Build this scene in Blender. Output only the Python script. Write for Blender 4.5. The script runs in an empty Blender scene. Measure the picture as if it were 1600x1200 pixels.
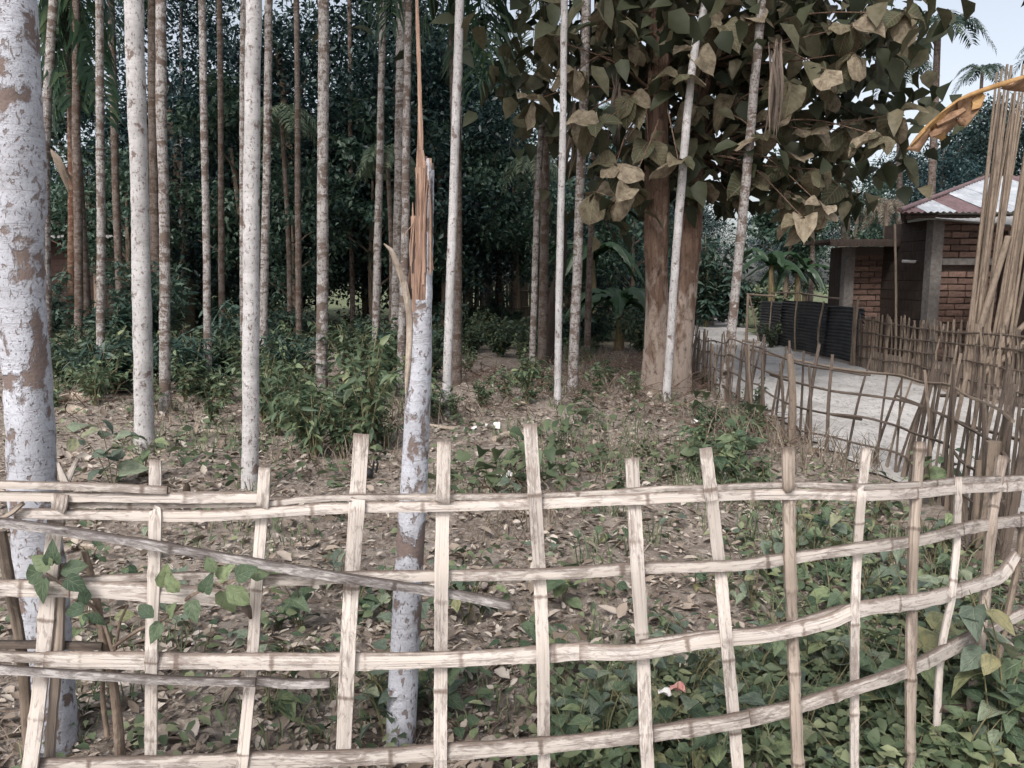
import bpy, math, random
import numpy as np
from mathutils import Vector, Matrix, Euler

R = math.radians
rnd = random.Random(7)
rng = np.random.default_rng(7)
sc = bpy.context.scene
col = sc.collection

# ------------------------------------------------------------------ camera
F_PX, CAM_H, PITCH = 1200.0, 1.55, R(7.6)
CP, SP = math.cos(PITCH), math.sin(PITCH)
cam_d = bpy.data.cameras.new('camera')
cam_d.sensor_width = 36.0
cam_d.lens = 36.0 * F_PX / 1600.0
cam_d.clip_start, cam_d.clip_end = 0.05, 600.0
cam = bpy.data.objects.new('camera', cam_d)
cam.location = (0, 0, CAM_H)
cam.rotation_euler = (math.pi / 2 - PITCH, 0, 0)
col.objects.link(cam)
sc.camera = cam

# ------------------------------------------------------------------ light (bright overcast)
SUN_EL, SUN_AZ = R(48), R(205)            # azimuth clockwise from +Y: high, behind the camera's left shoulder
w = bpy.data.worlds.new('World')
sc.world = w
w.use_nodes = True
wn = w.node_tree
bg = wn.nodes['Background']
sky = wn.nodes.new('ShaderNodeTexSky')
sky.sky_type = 'NISHITA'
sky.sun_disc = False
sky.sun_elevation, sky.sun_rotation = SUN_EL, SUN_AZ
sky.air_density, sky.dust_density, sky.ozone_density = 1.0, 4.0, 1.0
hs = wn.nodes.new('ShaderNodeHueSaturation')
hs.inputs['Saturation'].default_value = 0.42
hs.inputs['Value'].default_value = 1.25
wn.links.new(sky.outputs[0], hs.inputs['Color'])
wn.links.new(hs.outputs[0], bg.inputs['Color'])
bg.inputs['Strength'].default_value = 0.125
sun_d = bpy.data.lights.new('sun', 'SUN')
sun_d.energy, sun_d.angle, sun_d.color = 1.45, R(12), (1.0, 0.975, 0.95)
sun = bpy.data.objects.new('sun', sun_d)
sdir = Vector((math.sin(SUN_AZ) * math.cos(SUN_EL), math.cos(SUN_AZ) * math.cos(SUN_EL), math.sin(SUN_EL)))
sun.rotation_euler = (-sdir).to_track_quat('-Z', 'Y').to_euler()
col.objects.link(sun)
vs = sc.view_settings
vs.view_transform, vs.look, vs.gamma, vs.exposure = 'Standard', 'None', 1.0, 0.61
vs.use_curve_mapping = False
cy = sc.cycles
cy.max_bounces, cy.diffuse_bounces, cy.glossy_bounces, cy.transmission_bounces = 5, 3, 2, 3
cy.use_denoising = True

# ------------------------------------------------------------------ pixel -> place
def ray(px, py):
    u, v = (px - 800.0) / F_PX, (600.0 - py) / F_PX
    return np.array([u, CP + v * SP, v * CP - SP])

def at(px, py, Y):
    d = ray(px, py)
    t = Y / d[1]
    return np.array([d[0] * t, Y, CAM_H + d[2] * t])

def gnd(px, py):
    d = ray(px, py)
    t = CAM_H / -d[2]
    return np.array([d[0] * t, d[1] * t, 0.0])

def sstep(a, b, x):
    t = np.clip((x - a) / (b - a), 0, 1)
    return t * t * (3 - 2 * t)

def gh(x, y):
    x, y = np.asarray(x, float), np.asarray(y, float)
    h = .035 * np.sin(.9 * x + .3) * np.cos(.7 * y) + .022 * np.sin(2.1 * x + 1.3 * y) + .012 * np.sin(5.3 * x - 2.7 * y) * np.sin(3.9 * y + 1.1 * x)
    m = (1 - sstep(2.2, 2.9, x)) * (1 - sstep(16, 22, y)) * sstep(1.5, 2.0, y)
    return h * m

# ------------------------------------------------------------------ materials
class NT:
    def __init__(s, name):
        m = bpy.data.materials.new(name)
        m.use_nodes = True
        s.m, s.t = m, m.node_tree
        s.b = s.t.nodes['Principled BSDF']
    def n(s, typ, **kw):
        nd = s.t.nodes.new(typ)
        for k, v in kw.items():
            if k.startswith('i_'):
                nd.inputs[k[2:].replace('_', ' ')].default_value = v
            else:
                setattr(nd, k, v)
        return nd
    def l(s, a, b):
        s.t.links.new(a, b)
    def noise(s, vec, scale, detail=4, rough=.55, dist=0.0):
        nd = s.n('ShaderNodeTexNoise', i_Scale=scale, i_Detail=detail, i_Roughness=rough, i_Distortion=dist)
        if vec is not None:
            s.l(vec, nd.inputs['Vector'])
        return nd.outputs['Fac']
    def ramp(s, fac, stops, interp='LINEAR'):
        nd = s.n('ShaderNodeValToRGB')
        cr = nd.color_ramp
        cr.interpolation = interp
        while len(cr.elements) < len(stops):
            cr.elements.new(.5)
        for e, (p, c) in zip(cr.elements, stops):
            e.position = p
            e.color = (c, c, c, 1) if isinstance(c, (int, float)) else (*c, 1)
        s.l(fac, nd.inputs['Fac'])
        return nd.outputs['Color']
    def mix(s, fac, a, b, mode='MIX'):
        nd = s.n('ShaderNodeMix', data_type='RGBA', blend_type=mode)
        for sock, v in ((nd.inputs[0], fac), (nd.inputs[6], a), (nd.inputs[7], b)):
            if isinstance(v, (int, float)):
                sock.default_value = v
            elif isinstance(v, tuple):
                sock.default_value = (*v, 1)
            else:
                s.l(v, sock)
        return nd.outputs[2]
    def math(s, op, a, b=None, c=None, clamp=False):
        nd = s.n('ShaderNodeMath', operation=op, use_clamp=clamp)
        for i, v in enumerate((a, b, c)):
            if v is None:
                continue
            if isinstance(v, (int, float)):
                nd.inputs[i].default_value = v
            else:
                s.l(v, nd.inputs[i])
        return nd.outputs[0]
    def mapping(s, vec, scale=(1, 1, 1), loc=None):
        nd = s.n('ShaderNodeMapping')
        nd.inputs['Scale'].default_value = scale
        s.l(vec, nd.inputs['Vector'])
        if loc is not None:
            s.l(loc, nd.inputs['Location'])
        return nd.outputs[0]
    def objrand_vec(s, k=37.0):
        oi = s.n('ShaderNodeObjectInfo')
        r = s.math('MULTIPLY', oi.outputs['Random'], k)
        cb = s.n('ShaderNodeCombineXYZ')
        for i in range(3):
            s.l(r, cb.inputs[i])
        return cb.outputs[0]
    def bump(s, h, strength, dist=.01):
        nd = s.n('ShaderNodeBump', i_Strength=strength, i_Distance=dist)
        s.l(h, nd.inputs['Height'])
        s.l(nd.outputs[0], s.b.inputs['Normal'])
    def out(s, color, rough=.8, spec=.3):
        if isinstance(color, tuple):
            s.b.inputs['Base Color'].default_value = (*color, 1)
        else:
            s.l(color, s.b.inputs['Base Color'])
        s.b.inputs['Roughness'].default_value = rough
        s.b.inputs['Specular IOR Level'].default_value = spec
        return s.m

def mat_bark_palm(name, pale, dark, thr, band, speck=.62, rings=.35):
    s = NT(name)
    tc = s.n('ShaderNodeTexCoord').outputs['Object']
    v = s.mapping(tc, (1, 1, 1), s.objrand_vec())
    vz = s.mapping(tc, (2.2, 2.2, 9.0), s.objrand_vec(19.0))
    patch = s.noise(s.mapping(v, (1, 1, .8)), 11, 7, .62, .35)
    bandn = s.noise(vz, 1.3, 4, .68, .5)
    f = s.math('ADD', s.math('MULTIPLY', patch, 1 - band), s.math('MULTIPLY', bandn, band))
    f = s.math('ADD', f, s.math('MULTIPLY', s.math('SUBTRACT', s.noise(v, 48, 4, .7), .5), .10))
    pm = s.ramp(f, [(thr - .02, 1.0), (thr + .03, 0.0)])
    sp = s.ramp(s.noise(s.mapping(v, (1, 1, .55)), 62, 3, .6, .6), [(speck, 0.0), (speck + .035, 1.0)])
    sp2 = s.ramp(s.noise(s.mapping(v, (1, 1, .9)), 150, 4, .7, .4), [(.60, 0.0), (.68, .7)])
    rz = s.math('ADD', s.noise(s.mapping(v, (.6, .6, 8.5)), 1.6, 5, .7), s.math('MULTIPLY', s.noise(v, 30, 3, .6), .10))
    rm = s.ramp(s.math('ABSOLUTE', s.math('SUBTRACT', rz, .55)), [(.003, rings), (.018, 0.0)])
    m = s.math('MAXIMUM', s.math('MAXIMUM', pm, s.math('MULTIPLY', sp, .85)), s.math('MAXIMUM', rm, s.math('MULTIPLY', sp2, .55)))
    tone = s.noise(v, 4.2, 6, .65, .4)
    pcol = s.mix(s.ramp(tone, [(.33, 0.0), (.66, 1.0)]), tuple(c * .66 for c in pale), pale)
    fine = s.noise(v, 120, 3, .6)
    mid = s.noise(s.mapping(v, (1, 1, .9)), 24, 7, .74, .4)
    pcol = s.mix(s.ramp(mid, [(.38, .55), (.53, 0.0)]), pcol, tuple(.62 * a + .38 * b for a, b in zip(pale, dark)))
    pcol = s.mix(s.ramp(fine, [(.36, .35), (.52, 0.0)]), pcol, tuple(.5 * (a + b) for a, b in zip(pale, dark)))
    dcol = s.mix(s.noise(v, 40, 5, .7), tuple(c * .55 for c in dark), tuple(min(1, c * 1.6) for c in dark))
    lich = s.ramp(s.noise(v, 7, 4, .6), [(.56, 0.0), (.7, .5)])
    pcol = s.mix(lich, pcol, tuple(c * .62 for c in pale))
    c = s.mix(m, pcol, dcol)
    hh = s.math('SUBTRACT', s.math('ADD', s.math('MULTIPLY', fine, .35), s.math('MULTIPLY', mid, .4)), s.math('MULTIPLY', m, .8))
    s.bump(hh, .85, .007)
    return s.out(c, .9, .15)

def mat_bamboo(name, base, stain, amount, streak=.5):
    s = NT(name)
    uv = s.n('ShaderNodeTexCoord').outputs['UV']
    v = s.mapping(uv, (1, 1, 1), s.objrand_vec(11.0))
    fine = s.noise(s.mapping(v, (260, 6, 1)), 1.0, 5, .7)
    med = s.noise(s.mapping(v, (75, 17.0, 1)), 1.0, 8, .74, 1.0)
    big = s.noise(s.mapping(v, (14, 4.0, 1)), 1.0, 5, .65, .4)
    at_ = s.n('ShaderNodeAttribute', attribute_name='stain').outputs['Fac']
    f = s.math('ADD', s.math('MULTIPLY', med, .55), s.math('MULTIPLY', big, .45))
    f = s.math('ADD', f, s.math('MULTIPLY', at_, .20))
    m = s.ramp(f, [(amount, 0.0), (amount + .05, .5), (amount + .16, .95)])
    sp = s.ramp(s.math('ADD', s.noise(s.mapping(v, (230, 120, 1)), 1.0, 4, .7, .5), s.math('MULTIPLY', s.math('SUBTRACT', big, .5), .5)), [(.68, 0.0), (.74, .7)])
    bc = s.mix(s.ramp(fine, [(.3, 1.0), (.7, 0.0)]), base, tuple(c * (1 - .42 * streak) for c in base))
    crk = s.noise(s.mapping(v, (120, .55, 1)), 1.0, 3, .55)
    crm = s.ramp(s.math('ABSOLUTE', s.math('SUBTRACT', crk, .5)), [(.003, .45), (.010, 0.0)])
    bc = s.mix(s.ramp(big, [(.35, .45), (.6, 0.0)]), bc, tuple(c * q for c, q in zip(base, (.78, .72, .66))))
    oi = s.n('ShaderNodeObjectInfo')
    bc = s.mix(s.math('MULTIPLY', s.math('FRACT', s.math('MULTIPLY', oi.outputs['Random'], 13.7)), .35), bc, tuple(c * .62 for c in base))
    st = s.mix(fine, tuple(c * .5 for c in stain), tuple(min(1, c * 1.5) for c in stain))
    c = s.mix(m, bc, st)
    c = s.mix(sp, c, (.055, .04, .035))
    c = s.mix(crm, c, tuple(x * .45 for x in stain))
    s.bump(s.math('SUBTRACT', s.math('ADD', s.math('MULTIPLY', fine, .7), s.math('MULTIPLY', m, -.3)), crm), .7, .003)
    return s.out(c, .75, .22)

def mat_leaf(name, c1, c2, c3, trans=.25, rough=.5, use_obj=False, spec=.4):
    s = NT(name)
    if use_obj:
        r = s.n('ShaderNodeObjectInfo').outputs['Random']
    else:
        r = s.n('ShaderNodeNewGeometry').outputs['Random Per Island']
    c = s.ramp(r, [(0.0, c1), (.55, c2), (1.0, c3)])
    tc = s.n('ShaderNodeTexCoord').outputs['Object']
    nz = s.noise(tc, 14 if not use_obj else 22, 4, .6)
    c = s.mix(s.ramp(nz, [(.35, .45), (.6, 0.0)]), c, tuple(x * .55 for x in c2))
    s.out(c, rough, spec)
    if trans:
        tr = s.n('ShaderNodeBsdfTranslucent')
        s.l(c, tr.inputs['Color'])
        mx = s.n('ShaderNodeMixShader')
        mx.inputs[0].default_value = trans
        s.l(s.b.outputs[0], mx.inputs[1])
        s.l(tr.outputs[0], mx.inputs[2])
        s.l(mx.outputs[0], s.t.nodes['Material Output'].inputs['Surface'])
    return s.m

def mat_bigleaf(name, stops):
    """large papery leaf with veins (uv: x across, y along)"""
    s = NT(name)
    r = s.n('ShaderNodeObjectInfo').outputs['Random']
    c = s.ramp(r, stops)
    uv = s.n('ShaderNodeTexCoord').outputs['UV']
    sep = s.n('ShaderNodeSeparateXYZ')
    s.l(uv, sep.inputs[0])
    ax = s.math('ABSOLUTE', s.math('SUBTRACT', sep.outputs[0], .5))
    mid = s.ramp(ax, [(.008, 1.0), (.022, 0.0)])
    q = s.math('FRACT', s.math('MULTIPLY', s.math('SUBTRACT', sep.outputs[1], s.math('MULTIPLY', ax, .75)), 8.0))
    vein = s.ramp(s.math('ABSOLUTE', s.math('SUBTRACT', q, .5)), [(.04, .7), (.10, 0.0)])
    vm = s.math('MAXIMUM', mid, vein)
    nz = s.noise(s.mapping(uv, (1, 1, 1), s.objrand_vec()), 5, 6, .65)
    c = s.mix(s.ramp(nz, [(.36, .75), (.62, 0.0)]), c, (.07, .045, .025))
    c = s.mix(s.math('MULTIPLY', vm, .5), c, (.30, .26, .17))
    s.bump(s.math('ADD', vm, s.math('MULTIPLY', nz, .8)), .5, .012)
    s.out(c, .66, .3)
    tr = s.n('ShaderNodeBsdfTranslucent')
    s.l(c, tr.inputs['Color'])
    mx = s.n('ShaderNodeMixShader')
    mx.inputs[0].default_value = .22
    s.l(s.b.outputs[0], mx.inputs[1])
    s.l(tr.outputs[0], mx.inputs[2])
    s.l(mx.outputs[0], s.t.nodes['Material Output'].inputs['Surface'])
    return s.m

def mat_weedleaf(name, c1, c2, c3, vein):
    s = NT(name)
    r = s.n('ShaderNodeObjectInfo').outputs['Random']
    c = s.ramp(r, [(0.0, c1), (.6, c2), (.92, c3), (1.0, (.27, .24, .12))])
    uv = s.n('ShaderNodeTexCoord').outputs['UV']
    sep = s.n('ShaderNodeSeparateXYZ')
    s.l(uv, sep.inputs[0])
    ax = s.math('ABSOLUTE', s.math('SUBTRACT', sep.outputs[0], .5))
    mid = s.ramp(ax, [(.012, 1.0), (.04, 0.0)])
    q = s.math('FRACT', s.math('MULTIPLY', s.math('SUBTRACT', sep.outputs[1], s.math('MULTIPLY', ax, .6)), 5.0))
    ve = s.ramp(s.math('ABSOLUTE', s.math('SUBTRACT', q, .5)), [(.04, .6), (.14, 0.0)])
    vm = s.math('MAXIMUM', mid, ve)
    nz = s.noise(s.mapping(uv, (1, 1, 1), s.objrand_vec()), 3.5, 6, .68, .3)
    c = s.mix(s.ramp(nz, [(.36, .6), (.56, 0.0)]), c, tuple(x * .5 for x in c1))
    hole = s.ramp(s.noise(s.mapping(uv, (1, 1, 1), s.objrand_vec(53.0)), 11, 3, .6), [(.66, 0.0), (.72, .6)])
    c = s.mix(hole, c, (.16, .12, .07))
    c = s.mix(s.math('MULTIPLY', vm, .45), c, vein)
    s.bump(s.math('SUBTRACT', nz, s.math('MULTIPLY', vm, .7)), .5, .006)
    s.out(c, .55, .35)
    tr = s.n('ShaderNodeBsdfTranslucent')
    s.l(c, tr.inputs['Color'])
    mx = s.n('ShaderNodeMixShader')
    mx.inputs[0].default_value = .25
    s.l(s.b.outputs[0], mx.inputs[1])
    s.l(tr.outputs[0], mx.inputs[2])
    s.l(mx.outputs[0], s.t.nodes['Material Output'].inputs['Surface'])
    return s.m

def mat_wood(name, c1, c2, scale=(6, 6, 1.2), rough=.85):
    s = NT(name)
    tc = s.n('ShaderNodeTexCoord').outputs['Object']
    v = s.mapping(tc, scale, s.objrand_vec())
    a = s.noise(v, 3.0, 6, .65, .5)
    c = s.mix(s.ramp(a, [(.3, 0.0), (.7, 1.0)]), c1, c2)
    g = s.noise(s.mapping(tc, (40, 40, 4)), 2.0, 4, .6)
    c = s.mix(s.ramp(g, [(.3, .6), (.5, 0.0)]), c, tuple(x * .4 for x in c1))
    s.bump(s.math('ADD', a, g), .7, .012)
    return s.out(c, rough, .25)

def mat_trunk_bark():
    s = NT('furrowed_bark')
    tc = s.n('ShaderNodeTexCoord').outputs['Object']
    fur = s.noise(s.mapping(tc, (26, 26, 2.6)), 1.0, 7, .7, .6)
    flake = s.noise(s.mapping(tc, (1, 1, .5)), 16, 7, .7, .5)
    pale = s.noise(s.mapping(tc, (1, 1, .45)), 4.5, 6, .65, .5)
    sep = s.n('ShaderNodeSeparateXYZ')
    s.l(tc, sep.inputs[0])
    c = s.mix(s.ramp(fur, [(.3, 0.0), (.7, 1.0)]), (.075, .048, .036), (.235, .155, .115))
    low = s.math('MULTIPLY', s.math('SUBTRACT', 2.1, sep.outputs[2]), .12)
    c = s.mix(s.ramp(s.math('ADD', pale, low), [(.55, 0.0), (.66, .85)]), c, (.36, .295, .25))
    c = s.mix(s.ramp(flake, [(.34, .9), (.46, 0.0)]), c, (.055, .036, .028))
    s.bump(s.math('ADD', s.math('MULTIPLY', fur, 1.0), s.math('MULTIPLY', flake, 1.0)), 1.0, .03)
    return s.out(c, .95, .12)

def mat_plain(name, c1, c2, scale=20, rough=.8, bump=.3, dist=.01, spec=.3, metal=0.0, rnd_amt=0.0):
    s = NT(name)
    tc = s.n('ShaderNodeTexCoord').outputs['Object']
    a = s.noise(tc, scale, 6, .65, .3)
    f = s.ramp(a, [(.32, 0.0), (.68, 1.0)])
    c = s.mix(f, c1, c2)
    if rnd_amt:
        oi = s.n('ShaderNodeObjectInfo')
        c = s.mix(s.math('MULTIPLY', oi.outputs['Random'], rnd_amt), c, tuple(x * .35 for x in c1))
    if bump:
        s.bump(a, bump, dist)
    s.b.inputs['Metallic'].default_value = metal
    return s.out(c, rough, spec)

def mat_ground():
    s = NT('soil')
    tc = s.n('ShaderNodeTexCoord').outputs['Object']
    a = s.noise(tc, .9, 6, .6)
    b = s.noise(tc, 7, 8, .7, .4)
    d = s.noise(tc, 60, 6, .7, .8)
    c = s.mix(s.ramp(a, [(.35, 0.0), (.65, 1.0)]), (.24, .195, .16), (.385, .33, .28))
    c = s.mix(s.ramp(b, [(.36, .8), (.55, 0.0)]), c, (.13, .10, .08))
    vor = s.n('ShaderNodeTexVoronoi', i_Scale=38.0, i_Randomness=1.0)
    s.l(s.mapping(tc, (1, 1, 1)), vor.inputs['Vector'])
    hv = s.n('ShaderNodeSeparateColor')
    s.l(vor.outputs['Color'], hv.inputs[0])
    lf = s.ramp(hv.outputs[0], [(0.0, (.13, .105, .09)), (.35, (.25, .205, .175)), (.7, (.39, .335, .295)), (1.0, (.49, .44, .40))])
    c = s.mix(s.math('MULTIPLY', s.ramp(d, [(.4, 0.0), (.6, .75)]), 1.0), c, lf)
    # the far clearing is short grass
    sep = s.n('ShaderNodeSeparateXYZ')
    s.l(tc, sep.inputs[0])
    far = s.ramp(s.math('MULTIPLY', s.math('ADD', sep.outputs[1], s.math('MULTIPLY', a, 8.0)), .01), [(.21, 0.0), (.27, .85)])
    gc = s.mix(s.noise(tc, 5, 6, .7), (.05, .085, .03), (.17, .19, .10))
    c = s.mix(far, c, gc)
    s.bump(s.math('ADD', s.math('MULTIPLY', b, 1.0), s.math('MULTIPLY', d, .7)), .9, .03)
    return s.out(c, .95, .15)

def mat_road():
    s = NT('sandy_road')
    tc = s.n('ShaderNodeTexCoord').outputs['Object']
    a = s.noise(tc, 1.4, 6, .6, .3)
    d = s.noise(tc, 45, 5, .7)
    c = s.mix(s.ramp(a, [(.3, 0.0), (.7, 1.0)]), (.37, .35, .33), (.56, .54, .52))
    c = s.mix(s.ramp(d, [(.3, .5), (.5, 0.0)]), c, (.27, .245, .22))
    rut = s.noise(s.mapping(tc, (1.2, .35, 1), None), 9, 5, .6, 1.2)
    rm = s.ramp(s.math('ABSOLUTE', s.math('SUBTRACT', rut, .5)), [(.004, .75), (.016, 0.0)])
    c = s.mix(rm, c, (.16, .145, .13))
    s.bump(s.math('ADD', s.math('SUBTRACT', s.math('MULTIPLY', d, .6), rm), a), .7, .025)
    return s.out(c, .95, .15)

M = {}
M['palm_pale'] = mat_bark_palm('palm_bark_pale', (.60, .58, .575), (.17, .13, .115), .40, .25, .60, .22)
M['palm_big'] = mat_bark_palm('palm_bark_lichen', (.55, .56, .61), (.17, .13, .115), .435, .08, .60, .2)
M['palm_mottled'] = mat_bark_palm('palm_bark_mottled', (.47, .44, .425), (.125, .095, .08), .475, .5, .55, .4)
M['palm_brown'] = mat_bark_palm('palm_bark_brown', (.24, .20, .18), (.085, .06, .046), .48, .5, .55, .8)
M['palm_rust'] = mat_bark_palm('palm_bark_rust', (.25, .17, .125), (.10, .052, .035), .50, .6, .57)
M['teak_bark'] = mat_trunk_bark()
M['cream'] = mat_bamboo('split_bamboo_cream', (.67, .605, .555), (.19, .145, .12), .505)
M['grey_bamboo'] = mat_bamboo('split_bamboo_weathered', (.585, .53, .485), (.13, .098, .08), .48, .8)
M['dark_bamboo'] = mat_bamboo('split_bamboo_mouldy', (.56, .525, .51), (.065, .05, .044), .46, .9)
M['brown_bamboo'] = mat_bamboo('bamboo_brown', (.46, .385, .325), (.13, .098, .078), .50, .9)
M['stick'] = mat_bamboo('old_stick', (.155, .122, .10), (.045, .035, .03), .50, 1.0)
M['stick_pale'] = mat_bamboo('pale_stick', (.27, .215, .17), (.08, .06, .048), .50, 1.0)
M['pole'] = mat_bamboo('dry_pole', (.29, .23, .18), (.085, .064, .048), .50, 1.0)
M['split_wood'] = mat_wood('torn_wood', (.17, .095, .065), (.47, .32, .245), (45, 45, 1.2))
M['soil'] = mat_ground()
M['road'] = mat_road()
M['litter'] = mat_leaf('dry_leaf_litter', (.105, .08, .062), (.295, .24, .195), (.51, .455, .40), 0, .9, False, .15)
M['twig'] = mat_wood('twig_bark', (.13, .095, .07), (.30, .23, .18), (9, 9, 9))
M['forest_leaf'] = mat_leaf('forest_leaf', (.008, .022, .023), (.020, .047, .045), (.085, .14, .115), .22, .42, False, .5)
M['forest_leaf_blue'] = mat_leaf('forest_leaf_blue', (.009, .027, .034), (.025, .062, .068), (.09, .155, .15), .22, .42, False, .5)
M['bush_leaf'] = mat_leaf('bush_leaf', (.032, .060, .038), (.07, .105, .062), (.155, .185, .10), .25, .5, False, .4)
M['bush_leaf_dark'] = mat_leaf('bush_leaf_dark', (.024, .056, .046), (.055, .098, .075), (.11, .155, .105), .22, .5, False, .4)
M['weed_leaf'] = mat_weedleaf('weed_leaf', (.050, .085, .048), (.12, .165, .095), (.25, .30, .15), (.22, .26, .17))
M['weed_leaf_far'] = mat_leaf('weed_leaf_far', (.06, .09, .05), (.13, .165, .09), (.28, .30, .17), .25, .55, False, .35)
M['weed_grey'] = mat_weedleaf('weed_leaf_grey', (.09, .12, .092), (.17, .215, .155), (.30, .34, .23), (.22, .24, .18))
M['stem'] = mat_plain('plant_stem', (.10, .10, .05), (.20, .17, .10), 30)
M['frond'] = mat_leaf('palm_frond', (.03, .07, .04), (.06, .115, .062), (.13, .18, .09), .35, .45, False, .45)
M['frond_far'] = mat_leaf('palm_frond_far', (.022, .045, .038), (.04, .075, .055), (.12, .14, .075), .25, .45, False, .45)
M['frond_pale'] = mat_leaf('palm_frond_pale', (.07, .11, .075), (.13, .175, .115), (.24, .27, .17), .35, .5, False, .35)
M['frond_dry'] = mat_leaf('palm_frond_dry', (.10, .08, .06), (.22, .175, .135), (.36, .30, .235), .2, .7, False, .2)
M['teak_leaf'] = mat_bigleaf('teak_leaf', [(0.0, (.045, .060, .032)), (.24, (.095, .10, .056)), (.48, (.175, .155, .098)), (.74, (.26, .215, .15)), (1.0, (.36, .30, .22))])
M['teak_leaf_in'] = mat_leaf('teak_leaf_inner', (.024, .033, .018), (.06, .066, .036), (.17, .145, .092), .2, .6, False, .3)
M['banana_leaf'] = mat_leaf('banana_leaf_green', (.018, .045, .02), (.035, .075, .03), (.075, .12, .05), .3, .4, False, .5)
M['banana_dry'] = mat_plain('banana_leaf_dry', (.22, .115, .042), (.40, .245, .105), 9, .7, .5, .02, .3)
M['banana_brown'] = mat_plain('banana_leaf_brown', (.11, .06, .036), (.29, .18, .11), 12, .8, .5, .02, .2)
M['banana_stem'] = mat_wood('banana_stem', (.10, .075, .04), (.27, .215, .12), (8, 8, 1.2))
M['brick'] = mat_plain('fired_brick', (.19, .12, .097), (.34, .22, .178), 16, .9, .6, .012, .2, 0, .7)
M['mortar'] = mat_plain('mortar', (.13, .105, .09), (.20, .165, .145), 30, .95, .6, .01)
M['concrete'] = mat_plain('rough_concrete', (.14, .125, .115), (.25, .23, .215), 14, .95, .6, .012)
M['roof_maroon'] = mat_plain('painted_tin_maroon', (.115, .072, .074), (.18, .118, .118), 5, .6, .1, .004, .4)
M['roof_white'] = mat_plain('tin_sheet', (.27, .285, .31), (.50, .52, .545), 2.2, .45, .1, .004, .5)
M['tin_old'] = mat_plain('old_tin', (.20, .19, .185), (.40, .385, .37), 8, .6, .3, .006, .4)
M['tar_sheet'] = mat_plain('black_sheet', (.010, .011, .013), (.05, .05, .055), 4, .45, .4, .02, .5)
M['dark_wood'] = mat_wood('dark_wood', (.035, .026, .022), (.085, .062, .052))
M['red_wood'] = mat_wood('red_brown_wood', (.026, .014, .012), (.055, .030, .025))
M['white_tube'] = mat_plain('white_tube', (.75, .75, .74), (.8, .8, .8), 5, .4, 0)
M['black_plastic'] = mat_plain('black_plastic', (.012, .012, .013), (.02, .02, .022), 8, .35, 0, spec=.5)
M['red_paper'] = mat_plain('faded_red_paper', (.42, .17, .15), (.56, .34, .30), 18, .7, .4)
M['white_paper'] = mat_plain('white_paper', (.62, .60, .57), (.74, .72, .70), 18, .8, .4)
M['brush'] = mat_wood('dry_brush', (.07, .045, .035), (.22, .15, .115), (9, 9, 9))
M['dead_wood'] = mat_wood('dead_wood', (.26, .20, .15), (.50, .43, .36), (8, 8, 8))

# ------------------------------------------------------------------ mesh helpers
def cat(pts, step, closed=False):
    """Catmull-Rom through pts (rows may carry extra columns), resampled at about `step` metres."""
    P = np.array(pts, float)
    if len(P) == 2:
        n = max(1, int(np.linalg.norm(P[1, :3] - P[0, :3]) / step))
        t = np.linspace(0, 1, n + 1)[:, None]
        return P[0] * (1 - t) + P[1] * t
    Q = np.vstack([2 * P[0] - P[1], P, 2 * P[-1] - P[-2]])
    out = []
    for i in range(1, len(Q) - 2):
        a, b, c, d = Q[i - 1], Q[i], Q[i + 1], Q[i + 2]
        n = max(1, int(np.linalg.norm(c[:3] - b[:3]) / step))
        t = np.linspace(0, 1, n, endpoint=False)[:, None]
        out.append(.5 * ((2 * b) + (-a + c) * t + (2 * a - 5 * b + 4 * c - d) * t ** 2 + (-a + 3 * b - 3 * c + d) * t ** 3))
    out.append(P[-1:])
    return np.vstack(out)

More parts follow.
